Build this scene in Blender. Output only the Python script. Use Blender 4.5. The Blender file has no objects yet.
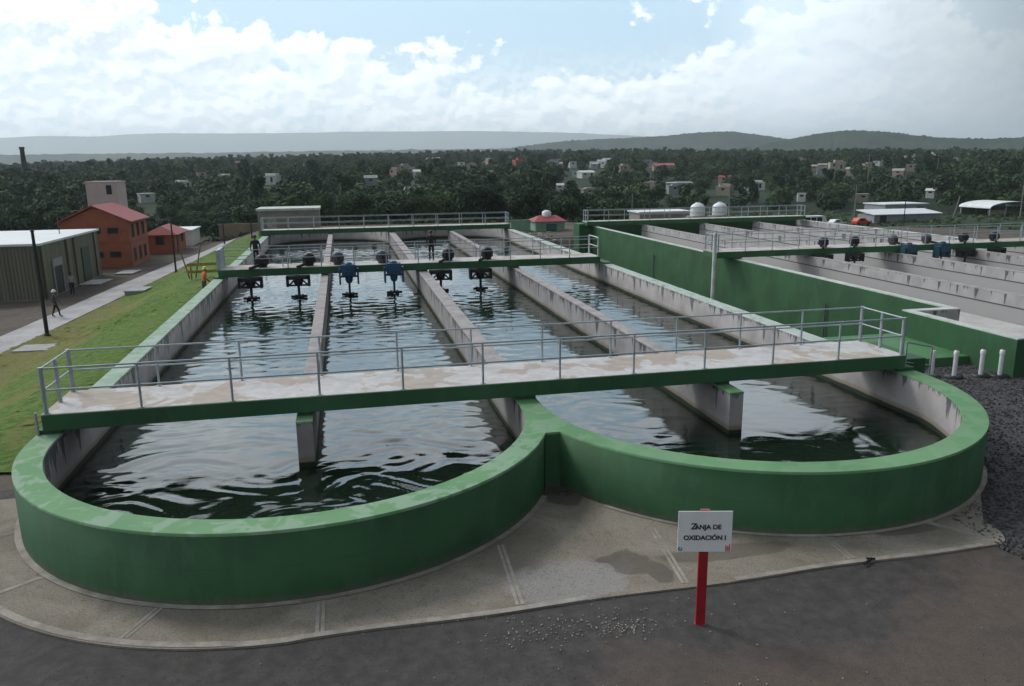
import bpy, bmesh, math, random
import numpy as np
from mathutils import Vector, Matrix

R = math.radians
scene = bpy.context.scene
COL = scene.collection

# ------------------------------------------------------------------ camera
CAM_RIGHT = Vector((0.9775126, -0.21057176, -0.01134284))
CAM_UP = Vector((0.05741027, 0.21398071, 0.97514938))
CAM_FWD = Vector((0.20291177, 0.953872, -0.22125782))
cam = bpy.data.cameras.new('camera')
cam_ob = bpy.data.objects.new('camera', cam)
COL.objects.link(cam_ob)
m4 = Matrix((CAM_RIGHT, CAM_UP, -CAM_FWD)).transposed().to_4x4()
m4.translation = (0, 0, 7.4)
cam_ob.matrix_world = m4
cam.sensor_width = 36
cam.lens = 36*780/1024
cam.clip_start = 0.1
cam.clip_end = 60000
scene.camera = cam_ob

# ------------------------------------------------------------------ sun, sky, exposure
SUN_EL, SUN_AZ = 44, -42          # degrees; azimuth measured from +Y towards +X
sun = bpy.data.lights.new('sun', 'SUN')
sun.energy = 1.5
sun.angle = R(14)
sun.color = (1.0, 0.95, 0.88)
sun_ob = bpy.data.objects.new('sun', sun)
COL.objects.link(sun_ob)
sd = Vector((math.sin(R(SUN_AZ))*math.cos(R(SUN_EL)), math.cos(R(SUN_AZ))*math.cos(R(SUN_EL)), math.sin(R(SUN_EL))))
sun_ob.rotation_euler = sd.to_track_quat('Z', 'Y').to_euler()
sun_ob.location = (0, 60, 80)

class NT:
    """small helper to write node trees"""
    def __init__(s, tree):
        s.t = tree; s.n = tree.nodes; s.l = tree.links
    def node(s, typ, ins=None, **props):
        n = s.n.new(typ)
        for k, v in props.items(): setattr(n, k, v)
        for k, v in (ins or {}).items():
            sock = n.inputs[k]
            if isinstance(v, bpy.types.NodeSocket): s.l.new(v, sock)
            else: sock.default_value = v
        return n
    def math(s, op, a, b=0.0, c=None, clamp=False):
        d = {0: a, 1: b}
        if c is not None: d[2] = c
        return s.node('ShaderNodeMath', d, operation=op, use_clamp=clamp).outputs[0]
    def mapr(s, v, a, b, c=0.0, d=1.0, smooth=True):
        return s.node('ShaderNodeMapRange', {0: v, 1: a, 2: b, 3: c, 4: d}, interpolation_type='SMOOTHSTEP' if smooth else 'LINEAR').outputs[0]
    def mix(s, f, a, b, blend='MIX'):
        n = s.n.new('ShaderNodeMix'); n.data_type = 'RGBA'; n.blend_type = blend
        for sock, v in ((n.inputs[0], f), (n.inputs[6], a), (n.inputs[7], b)):
            if isinstance(v, bpy.types.NodeSocket): s.l.new(v, sock)
            elif isinstance(v, (int, float)): sock.default_value = v
            else: sock.default_value = (*v[:3], 1)
        return n.outputs[2]
    def noise(s, vec, scale, detail=4, rough=.55, dist=0.0, col=False):
        n = s.node('ShaderNodeTexNoise', {'Vector': vec, 'Scale': scale, 'Detail': detail, 'Roughness': rough, 'Distortion': dist})
        return n.outputs[1 if col else 0]
    def vec(s, x, y, z):
        return s.node('ShaderNodeCombineXYZ', {0: x, 1: y, 2: z}).outputs[0]
    def scale(s, v, xyz, loc=(0, 0, 0)):
        return s.node('ShaderNodeMapping', {'Vector': v, 'Location': loc, 'Scale': xyz}).outputs[0]

world = bpy.data.worlds.new('World')
scene.world = world
world.use_nodes = True
w = NT(world.node_tree)
w.n.clear()
gen = w.node('ShaderNodeTexCoord').outputs['Generated']
sep = w.node('ShaderNodeSeparateXYZ', {0: gen})
dx, dy, dz = sep.outputs
az = w.math('ARCTAN2', dx, dy)
el = w.math('ARCSINE', dz)
sky = w.node('ShaderNodeTexSky', sky_type='NISHITA', sun_disc=False)
sky.sun_elevation = R(SUN_EL); sky.sun_rotation = R(SUN_AZ)
sky.air_density = 1.2; sky.dust_density = 1.6; sky.ozone_density = 1.0
# cumulus banks: billowing noise over azimuth and elevation, thick low down and torn open higher up
def P(da, de, kx, ky, z): return w.vec(w.math('MULTIPLY', w.math('ADD', az, da), kx), w.math('MULTIPLY', w.math('ADD', el, de), ky), z)
def field(da, de):
    """rounded, cauliflower-like heads: cells of falling size over a broad swell"""
    n = w.noise(P(da, de, 15.0, 19.0, 3.7), 1.6, 8, .60, .2)
    v = w.node('ShaderNodeTexVoronoi', {'Vector': P(da, de, 18.0, 22.0, 8.3), 'Scale': 1.5, 'Detail': 2.5, 'Roughness': .55, 'Lacunarity': 2.2})
    v.normalize = True
    c = w.math('SUBTRACT', 1.0, v.outputs['Distance'])
    b = w.noise(P(da, de, 5.0, 12.0, 5.1), 1.0, 3, .5)
    return w.math('ADD', w.math('ADD', w.math('MULTIPLY', n, .36), w.math('MULTIPLY', c, .26)), w.math('MULTIPLY', b, .55))
d0, d1 = field(0, 0), field(-.006, .011)
thr = w.mapr(el, R(3.0), R(10.0), .565, .700, smooth=False)
thr = w.math('SUBTRACT', thr, w.mapr(el, R(14), R(24), 0.0, .16))
thr = w.math('SUBTRACT', thr, w.mapr(az, R(18), R(34), 0.0, .08))             # more cover towards the right
thr = w.math('SUBTRACT', thr, w.mapr(az, R(-6), R(-16), 0.0, .10))            # a bank at the far left
e0 = w.math('SUBTRACT', d0, thr)
cov = w.math('MULTIPLY', w.mapr(e0, -.012, .030), .96)
thick = w.mapr(e0, .015, .12)
rim = w.mapr(w.math('SUBTRACT', d0, d1), -.035, .040)                          # light from above and from the left
bright = w.math('SUBTRACT', w.math('ADD', .62, w.math('MULTIPLY', rim, .62)), w.math('MULTIPLY', thick, .42), clamp=True)
ccol = w.mix(bright, (7.2, 8.3, 9.2), (12.8, 13.4, 13.8))
blue = w.mix(.72, sky.outputs[0], (6.6, 9.5, 11.8))
skyc = w.mix(cov, blue, ccol)
# pale air low down, with the relief of farther cloud banks in it
def bank(da, de):
    v = w.node('ShaderNodeTexVoronoi', {'Vector': P(da, de, 30, 38, 1.3), 'Scale': 1.3, 'Detail': 2, 'Roughness': .6}); v.normalize = True
    return w.math('ADD', w.math('MULTIPLY', w.math('SUBTRACT', 1.0, v.outputs['Distance']), .5), w.math('MULTIPLY', w.noise(P(da, de, 26, 34, 6.3), 1.5, 6, .6, .2), .6))
tex, tex1 = bank(0, 0), bank(-.004, .007)
rel = w.mapr(w.math('SUBTRACT', tex, tex1), -.06, .06)
low = w.mix(rel, (10.8, 12.2, 13.4), (16.0, 16.8, 17.3))
skyc = w.mix(w.mapr(el, R(9.0), R(2.0), 0, .70), skyc, low)
# rain veil and greyer cloud towards the right, with soft streaks falling
strk = w.noise(w.vec(w.math('ADD', w.math('MULTIPLY', az, 16), w.math('MULTIPLY', el, 3)), w.math('MULTIPLY', el, 2.2), .7), 1.0, 3, .5)
veil = w.math('MULTIPLY', w.mapr(w.math('ADD', az, w.math('MULTIPLY', w.math('SUBTRACT', strk, .5), .22)), R(20), R(31)), .62)
skyc = w.mix(veil, skyc, w.mix(strk, (8.0, 9.5, 10.8), (12.0, 13.4, 14.4)))
# mostly unseen sky dimmed overhead, behind and right, boosted at left, to shape light
front = w.mapr(w.math('ADD', w.math('MULTIPLY', dx, -.42), w.math('MULTIPLY', dy, .90)), -.5, .62, .22, 1.0)
over = w.math('MULTIPLY', w.mapr(el, R(30), R(60), 1.0, .40), w.mapr(el, R(10), R(17), 1.0, 1.4))
side = w.math('MULTIPLY', w.mapr(dx, .50, .86, 1.0, .16), w.mapr(dx, -.35, -.85, 1.0, 1.3))
dim = w.math('MULTIPLY', w.math('MULTIPLY', front, over), side)
skyc = w.mix(1.0, skyc, w.node('ShaderNodeCombineColor', {0: dim, 1: dim, 2: dim}).outputs[0], 'MULTIPLY')
bg = w.node('ShaderNodeBackground', {'Color': skyc, 'Strength': 0.1})
w.l.new(bg.outputs[0], w.node('ShaderNodeOutputWorld').inputs[0])

vs = scene.view_settings
vs.view_transform = 'Standard'; vs.look = 'None'; vs.gamma = 1; vs.exposure = 0.1
vs.use_curve_mapping = False
world.cycles.sampling_method = 'MANUAL'; world.cycles.sample_map_resolution = 512
scene.cycles.volume_bounces = 1
scene.cycles.max_bounces = 6

# ------------------------------------------------------------------ helpers
class MB:
    """collects shapes into one mesh"""
    def __init__(s): s.v = []; s.f = []; s.m = []; s.s = []
    def add(s, verts, faces, mi=0, smooth=False):
        o = len(s.v); s.v += [tuple(p) for p in verts]
        for f in faces:
            s.f.append(tuple(i+o for i in f)); s.m.append(mi); s.s.append(smooth)
        return s
    def box(s, x0, x1, y0, y1, z0, z1, mi=0):
        return s.add([(x0, y0, z0), (x1, y0, z0), (x1, y1, z0), (x0, y1, z0), (x0, y0, z1), (x1, y0, z1), (x1, y1, z1), (x0, y1, z1)],
                     [(0, 3, 2, 1), (4, 5, 6, 7), (0, 1, 5, 4), (1, 2, 6, 5), (2, 3, 7, 6), (3, 0, 4, 7)], mi)
    def obox(s, c, size, rz=0.0, mi=0, rot=None):
        M = rot if rot is not None else Matrix.Rotation(rz, 3, 'Z')
        hx, hy, hz = (q/2 for q in size); c = Vector(c)
        vv = [c+M @ Vector((sx*hx, sy*hy, sz*hz)) for sz in (-1, 1) for sx, sy in ((-1, -1), (1, -1), (1, 1), (-1, 1))]
        return s.add(vv, [(0, 3, 2, 1), (4, 5, 6, 7), (0, 1, 5, 4), (1, 2, 6, 5), (2, 3, 7, 6), (3, 0, 4, 7)], mi)
    def tube(s, a, b, r0, r1=None, n=8, mi=0, caps=True):
        r1 = r0 if r1 is None else r1
        a, b = Vector(a), Vector(b); q = (b-a).to_track_quat('Z', 'Y')
        vv = []
        for p, r in ((a, r0), (b, r1)):
            for i in range(n):
                t = 2*math.pi*i/n
                vv.append(p+q @ Vector((r*math.cos(t), r*math.sin(t), 0)))
        s.add(vv, [(i, (i+1) % n, n+(i+1) % n, n+i) for i in range(n)], mi, True)
        if caps: s.add(vv[:n], [tuple(reversed(range(n)))], mi); s.add(vv[n:], [tuple(range(n))], mi)
        return s
    def lathe(s, c, prof, n=20, mi=0):
        c = Vector(c); vv = []
        for r, z in prof:
            for i in range(n):
                t = 2*math.pi*i/n
                vv.append(c+Vector((r*math.cos(t), r*math.sin(t), z)))
        k = len(prof)
        s.add(vv, [(j*n+i, j*n+(i+1) % n, (j+1)*n+(i+1) % n, (j+1)*n+i) for j in range(k-1) for i in range(n)], mi, True)
        if prof[-1][0] > 1e-4: s.add(vv[-n:], [tuple(range(n))], mi)
        return s
    def prism(s, poly, z0, z1, mi=0, top=None, bottom=True):
        n = len(poly)
        a = [(x, y, z0) for x, y in poly]; b = [(x, y, z1) for x, y in poly]
        s.add(a+b, [(i, (i+1) % n, n+(i+1) % n, n+i) for i in range(n)], mi)
        s.add(b, [tuple(range(n))], mi if top is None else top)
        if bottom: s.add(a, [tuple(reversed(range(n)))], mi)
        return s
    def build(s, name, mats, parent=None, bevel=0.0, loc=None, weld=False):
        me = bpy.data.meshes.new(name)
        me.from_pydata(s.v, [], s.f)
        if not isinstance(mats, (list, tuple)): mats = [mats]
        for m in mats: me.materials.append(m)
        me.polygons.foreach_set('material_index', s.m)
        me.polygons.foreach_set('use_smooth', s.s)
        me.update()
        if weld:
            bm = bmesh.new(); bm.from_mesh(me); bmesh.ops.remove_doubles(bm, verts=bm.verts, dist=1e-4); bm.to_mesh(me); bm.free()
        o = bpy.data.objects.new(name, me); COL.objects.link(o)
        if parent is not None: o.parent = parent
        if loc is not None: o.location = loc
        if bevel:
            b = o.modifiers.new('bevel', 'BEVEL'); b.width = bevel; b.segments = 2; b.limit_method = 'ANGLE'; b.angle_limit = R(40)
        return o

def tag(o, label=None, cat=None, group=None, kind=None):
    for k, v in (('label', label), ('category', cat), ('group', group), ('kind', kind)):
        if v: o[k] = v
    return o
def thing(name, label, cat, loc=(0, 0, 0), rz=0.0, group=None):
    o = bpy.data.objects.new(name, None); COL.objects.link(o)
    o.location = loc; o.rotation_euler = (0, 0, rz); o.empty_display_size = .3
    return tag(o, label, cat, group)
def copy_tree(o, parent=None):
    c = o.copy(); COL.objects.link(c)
    if parent is not None: c.parent = parent
    for ch in list(o.children): copy_tree(ch, c)
    return c
def struct(o): return tag(o, kind='structure')

def new_mat(name):
    m = bpy.data.materials.new(name); m.use_nodes = True
    t = NT(m.node_tree); t.n.clear()
    out = t.node('ShaderNodeOutputMaterial')
    b = t.node('ShaderNodeBsdfPrincipled'); t.l.new(b.outputs[0], out.inputs[0])
    pos = t.node('ShaderNodeNewGeometry').outputs['Position']
    obj = t.node('ShaderNodeTexCoord').outputs['Object']
    return m, t, b, pos, obj
def bump(t, b, h, strength=.3, dist=.02):
    t.l.new(t.node('ShaderNodeBump', {'Height': h, 'Strength': strength, 'Distance': dist}).outputs[0], b.inputs['Normal'])
def setc(t, b, c, rough=None, spec=None, metal=None):
    if isinstance(c, bpy.types.NodeSocket): t.l.new(c, b.inputs['Base Color'])
    else: b.inputs['Base Color'].default_value = (*c[:3], 1)
    if rough is not None:
        if isinstance(rough, bpy.types.NodeSocket): t.l.new(rough, b.inputs['Roughness'])
        else: b.inputs['Roughness'].default_value = rough
    if spec is not None: b.inputs['Specular IOR Level'].default_value = spec
    if metal is not None: b.inputs['Metallic'].default_value = metal
def simple(name, c, rough=.7, var=.25, scale=3.0, bmp=.15, metal=0.0, spec=.4, local=False):
    """a plain material with blotches, fine grain and slight relief"""
    m, t, b, pos, obj = new_mat(name)
    v = obj if local else pos
    n = t.noise(v, scale, 6, .6); n2 = t.noise(v, scale*9, 3, .6)
    f = t.math('ADD', t.math('MULTIPLY', n, .7), t.math('MULTIPLY', n2, .3))
    col = t.mix(t.mapr(f, .3, .7), tuple(q*(1-var) for q in c), tuple(min(1, q*(1+var)) for q in c))
    setc(t, b, col, t.math('ADD', rough-.08, t.math('MULTIPLY', n, .16)), spec, metal)
    if bmp: bump(t, b, f, bmp, .02)
    return m

# ------------------------------------------------------------------ materials
def mat_paint(name, c, worn, wscale, amount, rough=.55, dirty=False):
    m, t, b, pos, obj = new_mat(name)
    n = t.noise(t.scale(pos, (1, 1, .35)), wscale, 7, .62, .6)
    n2 = t.noise(pos, wscale*.35, 3, .5)
    n3 = t.noise(pos, 22, 3, .6)
    col = t.mix(t.mapr(n2, .3, .7), tuple(q*.84 for q in c), tuple(q*1.12 for q in c))
    col = t.mix(t.math('MULTIPLY', t.mapr(n, .5, .66), amount), col, worn)
    if dirty:
        sz = t.node('ShaderNodeSeparateXYZ', {0: pos}).outputs[2]
        st = t.noise(t.scale(pos, (1, 1, .08)), 2.6, 6, .65); sp = t.noise(pos, 5, 5, .65)
        col = t.mix(t.math('MULTIPLY', t.mapr(st, .52, .72), .35), col, tuple(q*.55 for q in c))
        col = t.mix(t.math('MULTIPLY', t.mapr(t.math('SUBTRACT', sz, t.math('MULTIPLY', sp, .45)), .0, -.17), .65), col, (.12, .105, .08))
        j = t.math('ABSOLUTE', t.math('SUBTRACT', sz, .72)); col = t.mix(t.math('MULTIPLY', t.mapr(j, .012, .004), .35), col, tuple(q*.6 for q in c))
    setc(t, b, col, t.math('ADD', rough, t.math('MULTIPLY', n3, .25)), .3)
    bump(t, b, t.math('ADD', n3, n), .25, .012)
    return m
M_GREEN = mat_paint('green_wall_paint', (.036, .108, .046), (.052, .130, .062), 2.2, .6, .55, True)
M_GREEN2 = mat_paint('green_long_wall_paint', (.034, .100, .043), (.048, .120, .058), 1.6, .6)
def mat_cap():
    """green paint, chalked and worn off in flakes; almost bare along the straight walls"""
    m, t, b, pos, obj = new_mat('weathered_green_cap_paint')
    n = t.noise(pos, 1.5, 6, .58, .8); n2 = t.noise(pos, .5, 3, .5); n3 = t.noise(pos, 20, 3, .6); n4 = t.noise(pos, 3.1, 6, .65, .5)
    sy = t.node('ShaderNodeSeparateXYZ', {0: pos}).outputs
    col = t.mix(t.mapr(n2, .3, .7), (.105, .250, .112), (.150, .31, .150))
    col = t.mix(t.math('MULTIPLY', t.mapr(n, .485, .54, smooth=False), t.mapr(sy[0], 2, 6, .62, .16)), col, t.mix(n4, (.22, .34, .245), (.36, .45, .37)))
    far = t.math('MULTIPLY', t.mapr(sy[1], 20.5, 24.5), t.math('ADD', .55, t.mapr(sy[0], 8, 15, 0, .45)))
    col = t.mix(t.math('MULTIPLY', far, t.mapr(n4, .30, .50)), col, t.mix(n, (.34, .40, .37), (.52, .56, .54)))
    setc(t, b, col, t.math('ADD', .6, t.math('MULTIPLY', n3, .25)), .3); bump(t, b, n3, .15, .01)
    return m
M_CAP = mat_cap()
M_DECKEDGE = mat_paint('green_deck_edge_paint', (.034, .110, .048), (.065, .13, .075), 1.5, .5)

def mat_inner(name, base, zw, ztop, wet=True, joint=None):
    """bare concrete wall: run-off stains hanging from the top, scum band at the water"""
    m, t, b, pos, obj = new_mat(name)
    z = t.node('ShaderNodeSeparateXYZ', {0: pos}).outputs[2]
    n = t.noise(pos, .9, 7, .6); fine = t.noise(pos, 17, 4, .6)
    col = t.mix(t.mapr(n, .3, .7), tuple(q*.8 for q in base), tuple(q*1.12 for q in base))
    dr = t.noise(t.scale(pos, (1.15, 1.15, .06)), 2.0, 5, .6)
    top = t.math('SUBTRACT', ztop, z)                      # depth below the top
    run = t.math('SUBTRACT', t.math('MULTIPLY', t.mapr(dr, .46, .76), 1.15), top)
    fr_ = t.math('SUBTRACT', t.math('MULTIPLY', t.mapr(t.noise(t.scale(pos, (1, 1, .2)), 3.4, 5, .65), .40, .66), .20), top)
    col = t.mix(t.math('MULTIPLY', t.mapr(fr_, -.02, .05), .7), col, (.085, .085, .08))
    col = t.mix(t.math('MULTIPLY', t.mapr(run, -.03, .12), .82), col, (.055, .058, .055))
    if wet:
        wl = t.math('ADD', z, t.math('MULTIPLY', t.math('SUBTRACT', n, .5), .12))
        col = t.mix(t.mapr(wl, zw+.30, zw+.20), col, (.22, .19, .155))
        col = t.mix(t.mapr(wl, zw+.16, zw+.10), col, (.022, .030, .020))
    if joint is not None:
        col = t.mix(t.mapr(z, joint+.03, joint-.03), col, tuple(q*.9 for q in base))
        j = t.math('ABSOLUTE', t.math('SUBTRACT', z, joint))
        col = t.mix(t.mapr(j, .05, .02), col, (.08, .078, .078))
    setc(t, b, col, .85, .25)
    bump(t, b, fine, .25, .02)
    return m
WATER_Z = 0.22
M_INNER = mat_inner('stained_tank_concrete', (.30, .285, .285), WATER_Z, 1.36)
M_INNER2 = mat_inner('dry_tank_concrete', (.36, .35, .345), 0, 1.55, False, .8)
M_PALECONC = simple('dry_floor_concrete', (.48, .47, .465), .88, .18, .8)
M_FARCONC = simple('grey_concrete', (.27, .255, .25), .85, .25, 1.2)

def mat_deck():
    m, t, b, pos, obj = new_mat('walkway_concrete')
    n = t.noise(pos, .75, 5, .55, .5); f = t.noise(pos, 14, 4, .6); s = t.noise(pos, 3.0, 5, .65, .4)
    col = t.mix(t.mapr(s, .3, .7), (.47, .455, .46), (.60, .585, .585))
    col = t.mix(t.math('MULTIPLY', t.mapr(n, .525, .555, smooth=False), .62), col, t.mix(s, (.31, .215, .15), (.42, .33, .25)))
    setc(t, b, col, .8, .3); bump(t, b, f, .2, .01)
    return m
M_DECK = mat_deck()
M_CAPCONC = simple('divider_top_concrete', (.33, .30, .30), .85, .28, 1.4)
M_PALECAP = simple('pale_wall_top', (.50, .53, .50), .8, .25, 1.6)

def mat_apron():
    m, t, b, pos, obj = new_mat('apron_concrete')
    n = t.noise(pos, .55, 7, .62, .7); f = t.noise(pos, 24, 4, .65); s = t.noise(pos, 2.6, 6, .6)
    col = t.mix(t.mapr(n, .3, .72), (.20, .172, .138), (.33, .295, .25))
    col = t.mix(t.math('MULTIPLY', t.mapr(s, .55, .75), .45), col, (.135, .12, .10))
    def blob(cx, cy, rx, ry, edge=.35):
        v = t.scale(pos, (1/rx, 1/ry, 0), (-cx/rx, -cy/ry, 0))
        d = t.node('ShaderNodeVectorMath', {0: v}, operation='LENGTH').outputs['Value']
        d = t.math('ADD', d, t.math('MULTIPLY', t.math('SUBTRACT', s, .5), edge*2))
        return t.mapr(d, 1.05, .85)
    col = t.mix(t.math('MULTIPLY', blob(3.6, 12.35, 1.2, .75), .75), col, (.30, .29, .285))
    col = t.mix(t.math('MULTIPLY', t.math('MAXIMUM', t.math('MAXIMUM', blob(4.95, 12.75, .42, .5, .5), blob(5.35, 12.3, .25, .45, .5)), blob(4.6, 12.95, .3, .14, .5)), .62), col, (.075, .068, .058))
    col = t.mix(t.math('MULTIPLY', blob(4.55, 16.0, .45, .6), .8), col, (.075, .068, .058))
    col = t.mix(t.math('MULTIPLY', blob(6.9, 12.7, 1.5, .3), .6), col, (.10, .09, .075))
    col = t.mix(t.math('MULTIPLY', blob(10.9, 12.7, .8, .2), .6), col, (.08, .07, .06))
    col = t.mix(t.math('MULTIPLY', t.mapr(f, .45, .62), .35), col, (.09, .08, .07))
    pit = t.noise(pos, 7.5, 5, .7)
    col = t.mix(t.math('MULTIPLY', t.mapr(pit, .56, .68), .45), col, (.11, .098, .082))
    setc(t, b, col, .88, .25); bump(t, b, t.math('ADD', f, t.math('MULTIPLY', s, .5)), .4, .02)
    return m
M_APRON = mat_apron()
M_JOINT = simple('apron_edge_mortar', (.31, .285, .25), .9, .3, 3)

def mat_asphalt():
    m, t, b, pos, obj = new_mat('worn_asphalt')
    sx, sy, sz = t.node('ShaderNodeSeparateXYZ', {0: pos}).outputs
    n = t.noise(pos, .33, 7, .6, .6); s = t.noise(pos, 3.2, 6, .65); f = t.noise(pos, 60, 3, .7)
    vor = t.node('ShaderNodeTexVoronoi', {'Vector': pos, 'Scale': 42}).outputs['Distance']
    col = t.mix(t.mapr(s, .3, .7), (.050, .046, .045), (.088, .082, .079))
    dirt = t.math('ADD', t.math('MULTIPLY', n, 1.0), t.mapr(t.math('SUBTRACT', t.math('MULTIPLY', sx, .42), sy), -8.6, -5.4, 0, .30, False))
    col = t.mix(t.math('MULTIPLY', t.mapr(dirt, .56, .78), .8), col, t.mix(s, (.095, .070, .057), (.155, .118, .098)))
    grit = t.math('MULTIPLY', t.mapr(vor, .2, .1), t.mapr(s, .52, .66))
    col = t.mix(t.math('MULTIPLY', t.mapr(f, .42, .62), .45), col, (.022, .021, .022))
    col = t.mix(t.math('MULTIPLY', grit, .6), col, (.24, .22, .20))
    setc(t, b, col, t.math('ADD', .8, t.math('MULTIPLY', s, .15)), .3)
    bump(t, b, t.math('ADD', f, s), .35, .015)
    return m
M_ASPHALT = mat_asphalt()

def mat_gravel():
    m, t, b, pos, obj = new_mat('dark_gravel')
    vn = t.node('ShaderNodeTexVoronoi', {'Vector': pos, 'Scale': 16})
    n = t.noise(pos, 1.1, 5, .6)
    g = t.node('ShaderNodeSeparateColor', {0: vn.outputs['Color']}).outputs[0]
    col = t.mix(g, (.030, .029, .032), (.115, .110, .115))
    col = t.mix(t.math('MULTIPLY', t.mapr(n, .5, .75), .4), col, (.06, .05, .045))
    setc(t, b, col, .9, .25); bump(t, b, vn.outputs['Distance'], .9, .04)
    return m
M_GRAVEL = mat_gravel()

def mat_ground():
    m, t, b, pos, obj = new_mat('open_ground')
    n = t.noise(pos, .12, 8, .62, .4); s = t.noise(pos, 1.6, 6, .65); big = t.noise(pos, .006, 5, .6)
    d = t.node('ShaderNodeVectorMath', {0: pos}, operation='LENGTH').outputs['Value']
    soil = t.mix(t.mapr(n, .32, .68), (.062, .050, .042), (.135, .112, .096))
    soil = t.mix(t.math('MULTIPLY', t.mapr(s, .56, .7), .5), soil, (.19, .165, .145))
    soil = t.mix(t.math('MULTIPLY', t.mapr(n, .56, .66), .55), soil, (.042, .055, .026))
    veg = t.mix(t.mapr(big, .35, .65), (.013, .027, .014), (.032, .052, .025))
    veg = t.mix(t.math('MULTIPLY', t.mapr(n, .55, .7), .5), veg, (.055, .066, .030))
    dd = t.math('ADD', d, t.math('MULTIPLY', t.math('SUBTRACT', n, .5), 30))
    setc(t, b, t.mix(t.mapr(dd, 112, 126), soil, veg), .95, .2)
    bump(t, b, s, .4, .05)
    return m
M_GROUND = mat_ground()

def mat_lawn():
    m, t, b, pos, obj = new_mat('lawn_grass')
    n = t.noise(t.scale(pos, (1, .35, 1)), .33, 7, .62, .8); s = t.noise(pos, 3.5, 6, .65)
    sx = t.node('ShaderNodeSeparateXYZ', {0: pos}).outputs
    col = t.mix(t.mapr(s, .3, .7), (.055, .115, .016), (.135, .21, .038))
    edge = t.mapr(t.math('ADD', sx[0], t.math('MULTIPLY', sx[1], .012)), -12.0, -16.2, 0, .22, False)
    edge2 = t.mapr(sx[1], 38, 24, 0, .10, False)
    yel = t.math('ADD', t.math('ADD', n, edge), edge2)
    col = t.mix(t.math('MULTIPLY', t.mapr(yel, .53, .72), .8), col, t.mix(s, (.13, .125, .036), (.24, .21, .075)))
    setc(t, b, col, .9, .2); bump(t, b, t.math('ADD', s, t.noise(pos, 11, 4, .7)), .8, .09)
    return m
M_LAWN = mat_lawn()
M_PATH = simple('path_concrete', (.36, .35, .36), .85, .25, .7)
M_SLAB = simple('cover_slab_concrete', (.34, .335, .325), .85, .2, 1.5)
M_STEEL = simple('galvanised_steel', (.36, .41, .44), .45, .2, 5, .05, .35)
M_DKSTEEL = simple('dark_steel', (.030, .034, .036), .5, .3, 6, .05, .3)
M_BLACK = simple('black_machine_paint', (.016, .018, .020), .45, .3, 8, .05)
M_BLUE = simple('blue_machine_paint', (.022, .075, .16), .4, .25, 8, .05)
M_TEAL = simple('teal_machine_paint', (.020, .065, .095), .45, .25, 8, .05)
M_GREYM = simple('grey_motor_paint', (.075, .085, .095), .45, .25, 8, .05)
M_WHITE = simple('white_paint', (.72, .73, .75), .5, .06, 4, .04)
M_WHITEB = simple('white_sheet_roof', (.66, .69, .70), .5, .12, .8, .05)
M_PVC = simple('white_pvc', (.66, .67, .68), .4, .1, 6, .03)
M_RED = simple('red_post_paint', (.30, .014, .022), .45, .2, 6, .05)
M_REDROOF = simple('red_roof_tiles', (.30, .045, .05), .65, .22, 2, .2)
M_ORANGE = simple('orange_brick', (.33, .105, .058), .85, .16, 1.6, .2)
M_PINKW = simple('pale_pink_render', (.50, .44, .43), .85, .08, 1.0)
M_PALEGREEN = simple('pale_green_render', (.20, .32, .24), .8, .14, 1.5)
M_DARK = simple('dark_opening', (.012, .013, .014), .5, .2, 4, 0)
M_GLASS = simple('dark_window_glass', (.018, .022, .026), .12, .2, 2, 0, 0, .6)
M_TAN = simple('tan_render', (.33, .285, .225), .85, .15, 1)
M_TANWALL = simple('tan_block', (.22, .185, .13), .88, .2, 1)
M_BLOCK = simple('grey_block', (.24, .225, .20), .88, .2, 1.2)
M_GREYSHED = simple('grey_sheet_metal', (.26, .27, .29), .6, .12, 1, .05)
M_WOOD = simple('yellow_timber', (.34, .24, .075), .8, .25, 4)
M_PWHITE = simple('house_white', (.62, .62, .60), .8, .12, .6)
M_PYEL = simple('house_yellow', (.45, .47, .12), .8, .12, .6)
M_PPINK = simple('house_pink', (.46, .32, .29), .8, .12, .6)
M_PGREEN = simple('house_green', (.30, .40, .33), .8, .12, .6)
M_PRED = simple('house_red', (.34, .085, .065), .8, .14, .6)
M_SKIN = simple('skin', (.22, .12, .075), .6, .1, 8, 0)

def mat_ribbed(name, c, c2, freq):
    m, t, b, pos, obj = new_mat(name)
    sx, sy, sz = t.node('ShaderNodeSeparateXYZ', {0: obj}).outputs
    n = t.noise(t.scale(obj, (1, 1, .12)), .9, 5, .6)
    st = t.noise(t.scale(obj, (freq, freq, .03)), 1.0, 2, .5)
    wv = t.math('SINE', t.math('MULTIPLY', t.math('ADD', sx, sy), 2*math.pi/.25))
    col = t.mix(t.mapr(n, .35, .65), c, c2)
    col = t.mix(t.math('MULTIPLY', t.mapr(st, .5, .6), .45), col, tuple(q*.62 for q in c))
    setc(t, b, col, .55, .4); bump(t, b, wv, .5, .04)
    return m
M_RIB = mat_ribbed('olive_ribbed_cladding', (.125, .125, .085), (.165, .160, .115), 1.1)

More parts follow.
